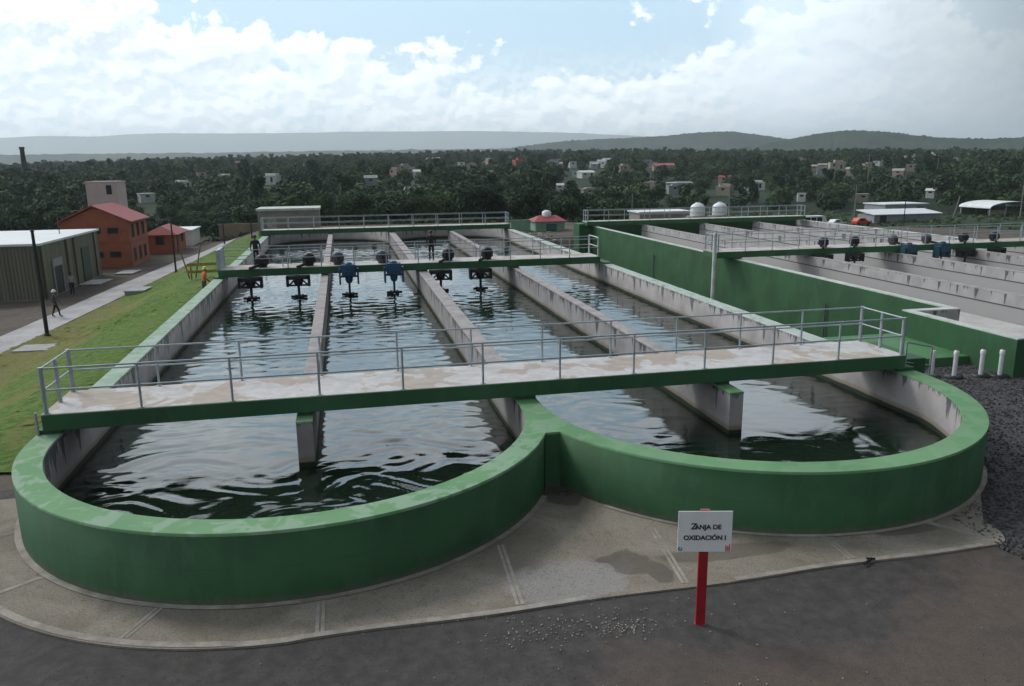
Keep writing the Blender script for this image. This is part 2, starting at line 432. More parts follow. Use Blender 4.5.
def mat_leaf(name, a, c):
    m, t, b, pos, obj = new_mat(name)
    rnd = t.node('ShaderNodeObjectInfo').outputs['Random']
    n = t.noise(pos, .55, 4, .6); f = t.noise(pos, 4.5, 2, .5)
    col = t.mix(t.mapr(t.math('ADD', t.math('MULTIPLY', n, .6), t.math('MULTIPLY', f, .4)), .36, .64), a, c)
    col = t.mix(t.mapr(rnd, 0, 1, 0, .6, False), col, t.mix(.5, c, (.050, .062, .026)))
    col = t.mix(t.mapr(rnd, .55, 0, 0, .5, False), col, tuple(q*.6 for q in a))
    setc(t, b, col, .75, .25)
    return m
M_LEAF1 = mat_leaf('dark_leaves', (.014, .042, .018), (.050, .102, .040))
M_LEAF2 = mat_leaf('mid_leaves', (.026, .066, .022), (.080, .136, .046))
M_LEAF3 = mat_leaf('deep_leaves', (.011, .032, .016), (.038, .078, .034))
M_BARK = simple('bark', (.055, .042, .032), .9, .3, 4)

# ------------------------------------------------------------------ land
def sm(t):
    t = np.clip(t, 0, 1); return t*t*(3-2*t)
def gz(x, y):
    """height of the land at a point"""
    x = np.asarray(x, float); y = np.asarray(y, float)
    d = np.hypot(x, y); az = np.degrees(np.arctan2(x, y))
    far = np.interp(d, [0, 105, 130, 180, 250, 300, 450, 650, 900, 1050, 1500, 2500, 6000, 30000],
                    [0, 0, -1.5, -4, -3.5, -1.5, 4, 10, 18, 18, -5, -45, -60, -80])
    k = np.interp(az, [-60, -25, -12, 8, 20, 32, 45, 90], [.1, .30, .62, .95, .95, .75, .6, .5])
    far = np.where(far > 0, far*k, far)
    far = far + sm((d-150)/150)*(1.2*np.sin(x/37+1)*np.cos(y/51) + .8*np.sin(x/17+y/23))*sm((1400-d)/300)
    left = -2.0*sm((-8.7-x)/8.0)*sm((y-22)/9)*(1-sm((d-100)/50))
    gap = -2.3*sm((x-16.0)/5.5)*sm((29.5-x)/3.5)*sm((y-27)/2)*(1-sm((y-77)/5))
    dip = -3.0*sm((az-13)/13)*sm((d-88)/95)*(1-sm((d-330)/220))
    return far + left + gap + dip
def axis(core, lo, hi, g):
    a = list(core); s = a[-1]-a[-2]
    while a[-1] < hi: s *= g; a.append(a[-1]+s)
    s = a[1]-a[0]
    while a[0] > lo: s *= g; a.insert(0, a[0]-s)
    return np.array(a)
def grid_mesh(name, P, mat, smooth=True, parent=None):
    """P: (n, m, 3) array of points"""
    n, k = P.shape[:2]
    idx = np.arange(n*k).reshape(n, k)
    F = np.stack([idx[:-1, :-1], idx[:-1, 1:], idx[1:, 1:], idx[1:, :-1]], -1).reshape(-1, 4)
    me = bpy.data.meshes.new(name)
    me.vertices.add(n*k); me.vertices.foreach_set('co', P.reshape(-1).astype(np.float32))
    me.loops.add(F.size); me.loops.foreach_set('vertex_index', F.reshape(-1).astype(np.int32))
    me.polygons.add(len(F)); me.polygons.foreach_set('loop_start', np.arange(0, F.size, 4, dtype=np.int32))
    me.polygons.foreach_set('loop_total', np.full(len(F), 4, np.int32))
    me.polygons.foreach_set('use_smooth', np.full(len(F), smooth))
    me.materials.append(mat); me.update(calc_edges=True); me.validate()
    o = bpy.data.objects.new(name, me); COL.objects.link(o)
    if parent: o.parent = parent
    return o
ax = axis(np.arange(-40, 60, .8), -15000, 15000, 1.085)
ay = axis(np.arange(4, 115, .8), -900, 15000, 1.085)
X, Y = np.meshgrid(ax, ay)
struct(grid_mesh('ground', np.stack([X, Y, gz(X, Y)], -1), M_GROUND))

rng = np.random.default_rng(7)
def fbm(x, seed, octs=6, f0=1.0):
    r = np.random.default_rng(seed); out = np.zeros_like(x); a = 1.0; f = f0
    for _ in range(octs):
        for _ in range(3): out += a*np.sin(x*f*r.uniform(.7, 1.4)+r.uniform(0, 6.28))/3
        a *= .55; f *= 2.1
    return out
def mat_hill(name, a, c, sc):
    m, t, b, pos, obj = new_mat(name)
    n = t.noise(pos, sc, 9, .68, .3)
    setc(t, b, t.mix(t.mapr(n, .34, .66), a, c), .95, .1); bump(t, b, n, .6, 12)
    return m
def ridge(name, crest, half, mat, seed, rough, tuft=0.0):
    """a hill range: crest points, sloping down to the plain on both sides"""
    C = np.array(crest, float)
    s = np.concatenate([[0], np.cumsum(np.hypot(*np.diff(C[:, :2], axis=0).T))])
    n = 260; q = np.linspace(0, s[-1], n)
    cx, cy, cz = (np.interp(q, s, C[:, i]) for i in range(3))
    k = np.ones(9)/9
    cz = np.convolve(np.pad(cz, 4, mode='edge'), k, 'valid')
    cz = cz + rough*fbm(q/half*2.5, seed)
    u = np.concatenate([np.linspace(-1, -.12, 14), np.linspace(-.1, .1, 9), np.linspace(.12, 1, 8)])
    base = -80.0
    az = np.arctan2(cx, cy)
    P = np.zeros((n, len(u), 3))
    for j, uu in enumerate(u):
        wob = half*(uu + .05*fbm(q/half*3+uu*2, seed+3))
        P[:, j, 0] = cx+np.sin(az)*wob; P[:, j, 1] = cy+np.cos(az)*wob
        fall = (1-abs(uu))**1.25 if uu < 0 else (1-abs(uu))
        P[:, j, 2] = base+(cz-base)*fall + rough*.8*fbm(q/half*6+uu*7, seed+9)*(1-fall)*fall*4
        if tuft: P[:, j, 2] += tuft*np.abs(np.random.default_rng(seed+j).normal(0, 1, n))*(fall > .05)
    return struct(grid_mesh(name, P, mat))
M_HILL = mat_hill('wooded_hillside', (.016, .029, .020), (.040, .058, .034), .012)
M_PLAIN = mat_hill('wooded_plain', (.020, .030, .017), (.050, .060, .032), .004)
M_MOUNT = mat_hill('distant_mountain_scrub', (.035, .045, .035), (.07, .08, .055), .0015)
ridge('hills', [(-1583, 3233, 64), (-1254, 3375, 68), (-755, 3520, 76), (-165, 3596, 77), (354, 3583, 82), (794, 3511, 86), (1221, 3387, 76), (1763, 3139, 62), (2214, 2839, 53), (2783, 2284, 37)], 1400, M_PLAIN, 3, 3.5, 2.5)
ridge('hills', [(462, 2863, 34), (640, 2829, 74), (779, 2793, 90), (916, 2752, 98), (1113, 2678, 105), (1254, 2615, 117), (1344, 2570, 115), (1475, 2497, 90), (1611, 2411, 61), (1713, 2340, 29)], 620, M_HILL, 5, 2.0, 1.5)
ridge('hills', [(860, 2020, 5), (942, 1988, 30), (1044, 1936, 49), (1119, 1894, 63), (1200, 1844, 80), (1258, 1805, 84), (1314, 1764, 79), (1402, 1696, 62), (1481, 1627, 55), (1553, 1558, 58), (1642, 1464, 51), (1730, 1359, 43)], 520, M_HILL, 8, 1.6, 1.5)
ridge('mountains', [(-5335, 10749, 390), (-4155, 11258, 422), (-3741, 11402, 455), (-3084, 11597, 448), (-2731, 11685, 485), (-1213, 11939, 505), (607, 11985, 530), (1627, 11889, 524), (2649, 11704, 492), (3366, 11518, 475), (4339, 11188, 416), (5130, 10848, 359), (6106, 10330, 282)], 2600, M_MOUNT, 12, 9)

# sheets laid over the land
def drape(name, left, right, off, mat, nx, ny):
    """a strip between two edge lines, following the land"""
    L, Rr = np.array(left, float), np.array(right, float)
    q = np.linspace(0, 1, ny)
    def samp(E):
        s = np.linspace(0, 1, len(E)); return np.stack([np.interp(q, s, E[:, 0]), np.interp(q, s, E[:, 1])], -1)
    a, b = samp(L), samp(Rr); u = np.linspace(0, 1, nx)[None, :, None]
    XY = a[:, None]*(1-u)+b[:, None]*u
    return grid_mesh(name, np.concatenate([XY, (gz(XY[..., 0], XY[..., 1])+off)[..., None]], -1), mat)
struct(drape('road', [(-9.5, 2), (-9.5, 19.5)], [(12.4, 2), (12.4, 19.5)], .012, M_ASPHALT, 3, 3))
struct(drape('road', [(12.4, 2), (12.4, 11.3)], [(60, 2), (60, 11.3)], .012, M_ASPHALT, 3, 3))
struct(drape('gravel', [(12.4, 11.3), (12.4, 27.0)], [(60, 11.3), (60, 27.0)], .02, M_GRAVEL, 20, 20))
pathL = [(-21.6, 40), (-20.2, 44.7), (-20.0, 48), (-19.7, 52.2), (-18.7, 69), (-17.4, 85.5), (-15.8, 99), (-14.2, 112)]
pathR = [(-19.4, 40), (-18.06, 44.7), (-17.8, 48), (-17.5, 52.2), (-16.4, 69), (-15.2, 85.5), (-13.8, 99), (-12.5, 111.6)]
struct(drape('path', pathL, pathR, .06, M_PATH, 6, 90))
lawn = drape('grass', [(-18.4, 20.6), (-18.9, 30), (-18.2, 44), (-17.4, 52.2), (-16.3, 69), (-15.1, 85.5), (-13.6, 99)],
             [(-7.28, 20.6), (-7.28, 30), (-7.28, 45), (-7.28, 54), (-7.28, 70), (-7.5, 82), (-7.7, 96)], .05, M_LAWN, 60, 420)
lr_ = np.random.default_rng(5); lc = np.empty(len(lawn.data.vertices)*3, np.float32); lawn.data.vertices.foreach_get('co', lc); lc = lc.reshape(-1, 3)
lc[:, 2] += np.abs(lr_.normal(0, .022, len(lc))); lc[:, :2] += lr_.normal(0, .05, (len(lc), 2)); lawn.data.vertices.foreach_set('co', lc.reshape(-1)); lawn.data.update()
tag(lawn, kind='stuff')
# loose stones of the gravel bed
st = MB(); rr = random.Random(9)
ico = [(0, 0, 1), (.9, 0, .2), (-.3, .85, .3), (-.5, -.7, .2), (.2, .1, -.8)]
for i in range(9000):
    x = 12.2+12*rr.random()**1.5; y = 11.0+14.5*rr.random()
    if (x-10.1)**2+(y-18.8)**2 < 37.5: continue
    if x > 22.4 and y > 21 or (y > 18.8 and x < 16.2): continue
    if x < 13 and y < 11.6 and rr.random() < .6: continue
    s = rr.uniform(.025, .065); a = rr.random()*6.28; c, q = math.cos(a), math.sin(a)
    st.add([(x+s*(c*px-q*py), y+s*(q*px+c*py), .03+s*pz*rr.uniform(.6, 1)) for px, py, pz in ico],
           [(0, 1, 2), (0, 2, 3), (0, 3, 1), (4, 2, 1), (4, 3, 2), (4, 1, 3)])
M_STONE = simple('gravel_stone', (.075, .072, .076), .9, .6, 12, .2)
tag(st.build('gravel', M_STONE), kind='stuff')
# pale chips scattered on the asphalt in front of the apron
st = MB()
for i in range(420):
    k = rr.random()
    cx, cy, sp = ((2.6, 11.0, .45), (3.7, 10.95, .45), (4.1, 10.8, .25), (4, 10.6, 3.0))[min(3, int(k*4.6))]
    x, y = rr.gauss(cx, sp), rr.gauss(cy, sp*.5)
    if y > 11.8: continue
    s = rr.uniform(.008, .026); a = rr.random()*6.28; c, q = math.cos(a), math.sin(a)
    st.add([(x+s*(c*px-q*py), y+s*(q*px+c*py), .016+s*(pz*.7+.5)) for px, py, pz in ico],
           [(0, 1, 2), (0, 2, 3), (0, 3, 1), (4, 2, 1), (4, 3, 2), (4, 1, 3)])
gr = MB()
for i in range(7000):
    x, y = rr.uniform(-7.5, 13), rr.uniform(7.6, 11.7)
    if rr.random() > .25+.75*(.5+.5*math.sin(x*1.3+y*.9)*math.sin(x*.5-y*1.7)): continue
    s = rr.uniform(.005, .014); a = rr.random()*6.28; c, q = math.cos(a), math.sin(a)
    gr.add([(x+s*(c*px-q*py), y+s*(q*px+c*py), .013+s*(pz*.6+.4)) for px, py, pz in ico],
           [(0, 1, 2), (0, 2, 3), (0, 3, 1), (4, 2, 1), (4, 3, 2), (4, 1, 3)])
tag(gr.build('grit', simple('road_grit', (.12, .11, .10), .9, .6, 2)), kind='stuff')
tag(st.build('rubble', simple('pale_chips', (.40, .38, .35), .9, .3, 9)), kind='stuff')

# haze: one closed box of pale air
hz = MB().box(-17000, 17000, -1200, 17000, -82, 562)
hm = bpy.data.materials.new('haze_air'); hm.use_nodes = True
ht = NT(hm.node_tree); ht.n.clear()
pv = ht.node('ShaderNodeVolumePrincipled', {'Color': (.84, .93, 1.0, 1), 'Density': .00013, 'Anisotropy': .35})
ht.l.new(pv.outputs[0], ht.node('ShaderNodeOutputMaterial').inputs['Volume'])
tag(hz.build('haze', hm), kind='stuff')

# ------------------------------------------------------------------ first tank (in use)
WT, DT, CAPH = 1.40, 1.90, .06
XL, XM, XR, RC, TH = -7.0, 4.46, 15.92, 5.73, .275
YN, YF = 18.83, 76.0
def arc_pts(cx, cy, a0, a1, n):
    return [(a0+(a1-a0)*i/n) for i in range(n+1)]
def loop_wall(parent, name, cx, sx, y0, y1, mats, z0, z1, th, name_cap, capmat, far=False):
    """a straight side wall running into the half round end; sx = -1 left loop, +1 right loop"""
    inn, outp = [], []
    N = 56; ri, ro = RC-th, RC+th
    if not far:
        inn.append((cx+sx*ri, y1)); outp.append((cx+sx*ro, y1))
        for i in range(30): pass
        for i in range(N+1):
            a = math.pi*i/N
            inn.append((cx+sx*ri*math.cos(a), y0-ri*math.sin(a))); outp.append((cx+sx*ro*math.cos(a), y0-ro*math.sin(a)))
    else:
        for i in range(N+1):
            a = math.pi*i/N
            inn.append((cx+sx*ri*math.cos(a), y0+ri*math.sin(a))); outp.append((cx+sx*ro*math.cos(a), y0+ro*math.sin(a)))
    clampx = (lambda x: min(x, XM-.002)) if sx < 0 else (lambda x: max(x, XM+.002))
    outp = [(clampx(x), y) for x, y in outp]; inn = [(clampx(x), y) for x, y in inn]
    def strip(z0, z1, grow=0.0):
        mb = MB(); n = len(inn)
        vi = [(x, y, z0) for x, y in inn]; vo = [(x, y, z0) for x, y in outp]
        wi = [(x, y, z1) for x, y in inn]; wo = [(x, y, z1) for x, y in outp]
        flip = (sx < 0) != far
        def q(a, b, mi, sm):
            for i in range(n-1):
                f = [a[i], a[i+1], b[i+1], b[i]]
                mb.add(f, [(0, 1, 2, 3)], mi, sm)
        q(wi, vi, 1, True); q(vo, wo, 0, True); q(wo, wi, 2, False)
        mb.add([vi[0], vo[0], wo[0], wi[0]], [(0, 1, 2, 3)], 0); mb.add([vi[-1], vo[-1], wo[-1], wi[-1]], [(0, 1, 2, 3)], 0)
        return mb
    wall = strip(z0, z1-CAPH).build(name, mats, parent, weld=True)
    cap = strip(z1-CAPH, z1).build(name_cap, [capmat, capmat, capmat], wall, weld=True)
    for o in (wall, cap):
        bm = bmesh.new(); bm.from_mesh(o.data); bmesh.ops.recalc_face_normals(bm, faces=bm.faces); bm.to_mesh(o.data); bm.free()
    return wall
tank = thing('oxidation_tank', 'long green-walled concrete tank filled with dark water, two half-round ends in front', 'tank', (0, 0, 0))
wm = [M_GREEN, M_INNER, M_CAP]
cxl, cxr = XL+RC, XR-RC
loop_wall(tank, 'outer_wall', cxl, -1, YN, YF, wm, -.05, WT, TH, 'wall_cap', M_CAP)
loop_wall(tank, 'outer_wall', cxr, 1, YN, YF, wm, -.05, WT, TH, 'wall_cap', M_CAP)
loop_wall(tank, 'end_wall', cxl, -1, YF+.004, 0, wm, -.3, WT, TH, 'wall_cap', M_PALECAP, True)
loop_wall(tank, 'end_wall', cxr, 1, YF+.004, 0, wm, -.3, WT, TH, 'wall_cap', M_PALECAP, True)
for x, half, yn, yg in ((-1.20, .2, 18.75, 19.3), (XM, .274, YN+.003, 21.2), (10.1, .2, 18.45, 19.3)):
    d = MB().box(x-half, x+half, yn, YF, -.05, WT-CAPH).build('divider_wall', M_INNER, tank, .015)
    MB().box(x-half-.004, x+half+.004, yn-.004, yg, WT-CAPH, WT).build('wall_cap', M_CAP, d, .01)
    MB().box(x-half-.004, x+half+.004, yg, YF, WT-CAPH, WT).build('wall_cap', M_CAPCONC, d, .01)
# green blocks that carry the walkway
for x, half in ((XL, .27), (-1.20, .18), (XM, .26), (10.1, .18), (XR, .27)):
    MB().box(x-half, x+half, 19.25, 21.15, WT, 1.5).build('bearing_block', M_GREEN, tank)
MB().box(16.2, 16.95, 19.7, 22.0, -.05, 1.62).build('buttress', M_GREEN, tank, .02)
for x, half in ((XL, .27), (-1.20, .18), (XM, .26), (10.1, .18), (XR, .27)):
    MB().box(x-half, x+half, 46.05, 47.85, WT, 1.49).build('bearing_block', M_GREEN, tank)
    MB().box(x-half, x+half, 75.15, 76.65, WT, 1.49).build('bearing_block', M_GREEN, tank)
jb = MB().box(4.24, 4.70, 16.55, 17.6, -.05, WT-CAPH-.004).build('junction_block', M_GREEN, tank, .012)
MB().box(4.235, 4.705, 16.545, 17.6, WT-CAPH-.004, WT-.004).build('wall_cap', M_CAP, jb, .01)
# paint joints: dark vertical seams at the inner corner between the two rounds
for a in (-.42,):
    x, y = cxl+(RC+TH)*math.cos(a), YN+(RC+TH)*math.sin(a)
    MB().obox((x, y, .66), (.03, .03, 1.30), a).build('seam', M_DARK, tank)

# water: a rippled surface
def waves(x, y):
    r = np.random.default_rng(21); h = np.zeros_like(x)
    x0, y0 = x, y
    near0 = np.exp(-((y-16.5)/4.0)**2)
    wa = .10+.42*near0
    x = x0+wa*(np.sin(y0*1.5+x0*.6)+.6*np.sin(y0*2.9-x0*1.1+2)); y = y0+wa*(np.sin(x0*1.25-y0*.5+1)+.6*np.sin(x0*2.3+y0*1.7))
    lumps = sum(np.sin(x*r.uniform(.15, .5)+y*r.uniform(-.4, .4)+r.uniform(0, 6.3)) for _ in range(6))/6
    near = np.exp(-((y-16.5)/3.6)**2)
    agit = .33+.33*lumps+.5*near*(.6+.6*np.sin(x*.9+.6))+.5*np.exp(-((y-45.)/3.0)**2)
    agit = np.clip(agit, .10, 1.2)
    for i in range(84):
        lam = .20+1.0*r.random()**1.6; k = 6.283/lam
        th = r.normal(1.45, .75)
        h += .0034*lam**.95*np.sin(k*(x*math.cos(th)+y*math.sin(th))+r.uniform(0, 6.3)+1.3*lumps*r.uniform(.5, 2))
    cx = np.where(x < 4.46, -1.27, 10.19); rr = np.hypot(x-cx, y-18.83)+.35*np.sin(x*.8+1)*np.cos(y*.7)
    ring = np.clip((18.4-y)/2.5, 0, 1)*np.where(x < 4.46, 1, .35)
    arcs = sum(np.sin(6.283*rr/l+p+1.5*np.sin(np.arctan2(y-18.83, x-cx)*q)) for l, p, q in ((.75, 0, 3), (.48, 2, 5), (.33, 4, 4), (.24, 3, 6), (1.2, 1, 2)))
    calm = np.where((x > 4.46) & (y < 22), .5, 1.0)
    return h*agit*calm*(1-.4*ring)+.0085*ring*arcs*(.6+.7*lumps)
def mat_water():
    m, t, b, pos, obj = new_mat('dark_tank_water')
    n = t.noise(pos, .5, 4, .6)
    setc(t, b, t.mix(n, (.006, .015, .009), (.013, .025, .015)), .03, .5)
    b.inputs['IOR'].default_value = 1.6
    w1 = t.noise(t.scale(pos, (.55, 1.5, 1)), 3.0, 5, .62, .7); w2 = t.noise(t.scale(pos, (.6, 1.5, 1)), 8, 3, .6)
    bump(t, b, t.math('ADD', w1, t.math('MULTIPLY', w2, .3)), .10, .03)
    return m
M_WATER = mat_water()
wx = np.arange(-7.0, 15.9, .10); wy = np.concatenate([np.arange(12.95, 26, .075), np.arange(26, 48, .12), np.arange(48, 81.8, .25)])
X, Y = np.meshgrid(wx, wy)
# keep the sheet inside the outline of the tank
def halfround(x, y):
    cx = np.where(x < XM, cxl, cxr); dy = np.where(y < YN, YN-y, np.where(y > YF, y-YF, 0))
    return cx, dy
cx_, dy_ = halfround(X, Y)
lim = np.sqrt(np.clip(RC**2-dy_**2, 0, None))
inside = np.abs(X-cx_) <= lim+.02
Z = WATER_Z+waves(X, Y)
wo = grid_mesh('water', np.stack([X, Y, Z], -1), M_WATER)
bm = bmesh.new(); bm.from_mesh(wo.data); flat = inside.reshape(-1)
bm.verts.ensure_lookup_table()
bmesh.ops.delete(bm, geom=[v for v, k in zip(bm.verts, flat) if not k], context='VERTS')
bm.to_mesh(wo.data); bm.free()
struct(wo)

# apron round the half-round ends
def half_outline(r, clamp, n=40, a0=math.pi, a1=2*math.pi):
    return
apr_in, apr_out = [], []
ro = RC+TH-.02
for i in range(61):                                          # left round
    a = math.pi*(1.0+i/60*.90)
    apr_in.append((min(cxl+ro*math.cos(a), XM), YN+ro*math.sin(a)))
for i in range(61):                                          # right round
    a = math.pi*(1.10+i/60*.72)
    apr_in.append((max(cxr+ro*math.cos(a), XM), YN+ro*math.sin(a)))
for i in range(61):
    a = math.pi*(1.0+i/60*.5); rr_ = 7.15+.1*i/60
    apr_out.append((cxl+rr_*math.cos(a), YN+rr_*math.sin(a)))
for i in range(1, 49): apr_out.append((cxl+(12.2-cxl)*i/48, 11.59+.17*i/48+.03*math.sin(i*.4)))
for i in range(1, 13):
    a = -math.pi/2+i/12*math.pi*.56
    apr_out.append((12.2+.55*math.cos(a), 12.55+.79*math.sin(a)))
mb = MB()
mb.prism(apr_out+apr_in[::-1], -.03, .045)
ap = mb.build('apron', M_APRON); bm = bmesh.new(); bm.from_mesh(ap.data)
bmesh.ops.triangulate(bm, faces=[f for f in bm.faces if len(f.verts) > 4]); bmesh.ops.recalc_face_normals(bm, faces=bm.faces); bm.to_mesh(ap.data); bm.free()
struct(ap)
def ribbon(pts, wd, z0, z1, mb):
    P = [Vector((x, y)) for x, y in pts]; n = len(P); Lp, Rp = [], []
    for i in range(n):
        t = (P[min(i+1, n-1)]-P[max(i-1, 0)]).normalized(); nn = Vector((-t.y, t.x))*wd/2
        Lp.append(P[i]+nn); Rp.append(P[i]-nn)
    for i in range(n-1):
        a = [Lp[i], Rp[i], Rp[i+1], Lp[i+1]]
        mb.add([(p.x, p.y, z0) for p in a]+[(p.x, p.y, z1) for p in a], [(4, 5, 6, 7), (0, 1, 5, 4), (2, 3, 7, 6)], 0)
    for i in (0, n-1): mb.add([(Lp[i].x, Lp[i].y, z0), (Rp[i].x, Rp[i].y, z0), (Rp[i].x, Rp[i].y, z1), (Lp[i].x, Lp[i].y, z1)], [(0, 1, 2, 3)])
mb = MB()
edge = []
for x, y in apr_out[:-1]:
    edge.append((x, y+.07) if len(edge) > 55 else (cxl+(x-cxl)*.985, YN+(y-YN)*.985))
ribbon(edge[:62], .14, .02, .053, mb)
ribbon(edge[61:79], .13, .02, .053, mb); ribbon(edge[88:108], .12, .02, .053, mb)
ribbon([(min(cxl+(RC+TH+.06)*math.cos(math.pi*(1+i/60*.85)), XM), YN+(RC+TH+.06)*math.sin(math.pi*(1+i/60*.85))) for i in range(61)], .13, .02, .06, mb)
ribbon([(cxr+(RC+TH+.05)*math.cos(math.pi*(1.2+i/60*.6)), YN+(RC+TH+.05)*math.sin(math.pi*(1.2+i/60*.6))) for i in range(61)], .11, .02, .06, mb)
for a, b in (((-.75, 12.8), (-.75, 11.75)), ((2.69, 14.0), (2.6, 11.8)), ((5.9, 14.0), (5.65, 11.8)), ((9.13, 13.0), (9.1, 11.9)),
             ((-3.45, 13.15), (-3.85, 12.3)), ((-5.85, 14.75), (-6.6, 14.15)), ((-6.95, 16.9), (-8.05, 16.5)), ((11.5, 13.0), (12.15, 12.1))):
    for o in (-.045, .045): ribbon([(a[0]+o, a[1]), (b[0]+o, b[1])], .06, .02, .051, mb)
struct(mb.build('apron', M_JOINT))
tag(MB().add([], []).obox((9.3, 11.72, .07), (.34, .035, .03), .5).obox((9.4, 11.78, .08), (.16, .03, .025), -.3).build('stick', M_DARK),
    'short dark broken stick lying on the apron edge', 'stick')
rb = MB(); rr = random.Random(2)
for i in range(14):
    x, y, s = rr.gauss(4.58, .1), rr.gauss(16.2, .14), rr.uniform(.02, .06)
    rb.obox((x, y, .045+s*.4), (s*1.6, s, s), rr.random()*3)
tag(rb.build('rubble', simple('dull_rubble', (.09, .08, .075), .9, .5, 9)), kind='stuff')

# ------------------------------------------------------------------ walkways
def bar_rail(mb, pts, zs, r):
    for z in zs:
        for a, b in zip(pts, pts[1:]): mb.tube((a[0], a[1], a[2]+z), (b[0], b[1], b[2]+z), r, n=6)
def railing(parent, posts, h=1.08, mids=(.56,), r=.024, pr=.03, fat=(), mat=None, name='railing', ends=True):
    """one railing part: the rails in one mesh, each post its own mesh below it"""
    mat = mat or M_STEEL
    mb = MB(); bar_rail(mb, posts, tuple(mids)+(h,), r)
    rl = mb.build(name, mat, parent)
    for i, p in enumerate(posts):
        q = .055 if i in fat else pr
        pb = MB().tube(p, (p[0], p[1], p[2]+h+(.03 if i in fat else 0)), q, n=8)
        pb.box(p[0]-.07, p[0]+.07, p[1]-.05, p[1]+.05, p[2], p[2]+.012)
        pb.build('post', mat, rl)
    return rl
def walkway(label, x0, x1, y0, y1, zt, thick, post_gap, group=None, ends=(True, True), skew=0.0, edge=M_DECKEDGE, rails=(True, True)):
    t = thing('walkway_bridge', label, 'walkway', (x0, (y0+y1)/2, 0), 0, group)
    ox, oy = x0, (y0+y1)/2
    MB().box(0, x1-x0, y0-oy+.04, y1-oy-.04, zt-.09, zt).build('deck', M_DECK, t, .008)
    MB().box(.003, x1-x0-.003, y0-oy, y0-oy+.22, zt-thick, zt-.012).box(.003, x1-x0-.003, y1-oy-.22, y1-oy, zt-thick, zt-.012) \
        .box(.003, .2, y0-oy+.22, y1-oy-.22, zt-thick, zt-.095).build('edge_beam', edge, t, .012)
    n = max(2, round((x1-x0-.2)/post_gap)+1)
    xs = [.1+(x1-x0-.2)*i/(n-1) for i in range(n)]
    for k, yy in ((0, y0-oy+.1), (1, y1-oy-.1)):
        if rails[k]: railing(t, [(x, yy, zt) for x in xs], fat=(0, n-1))
    for k, xx in ((0, .1), (1, x1-x0-.1)):
        if ends[k]:
            mb = MB(); bar_rail(mb, [(xx, y0-oy+.1, zt), (xx, y1-oy-.1, zt)], (.56, 1.08), .022)
            e = mb.build('end_railing', M_STEEL, t)
            MB().tube((xx, 0, zt), (xx, 0, zt+1.08), .05, n=8).build('post', M_STEEL, e)
    return t
near = walkway('wide green-edged walkway with patchy pale deck across the near rounded ends', -7.1, 15.8, 19.15, 21.25, DT, .40, 2.1, ends=(True, True))
# short handrail stepping off the right end, thin post at the left end
railing(near, [(23.0, -.9, 1.05), (25.0, .4, .5)], h=1.2, mids=(.6,), name='handrail')
MB().tube((-.12, -1.0, .75), (-.12, -1.0, 1.95), .03).build('post', M_STEEL, near)
mid = walkway('green-edged walkway over the water carrying blue and black aerators', -7.0, 15.4, 45.9, 48.0, DT, .42, 1.9, ends=(False, False))
MB().tube((22.3, -.9, DT), (22.3, -.9, DT+1.15), .05).tube((22.3, .9, DT), (22.3, .9, DT+1.15), .05).tube((22.3, -.9, DT+1.15), (22.3, .9, DT+1.15), .035).tube((22.3, -.9, DT+.6), (22.3, .9, DT+.6), .03).build('end_railing', M_PALECAP, mid)
MB().box(-.05, .12, -1.0, .9, DT, DT+1.1).build('end_panel', M_STEEL, mid)
farw = walkway('farthest walkway across the filled tank, in front of the grey block building', -7.4, 15.9, 75.1, 76.8, DT, .42, 2.2, ends=(True, True))

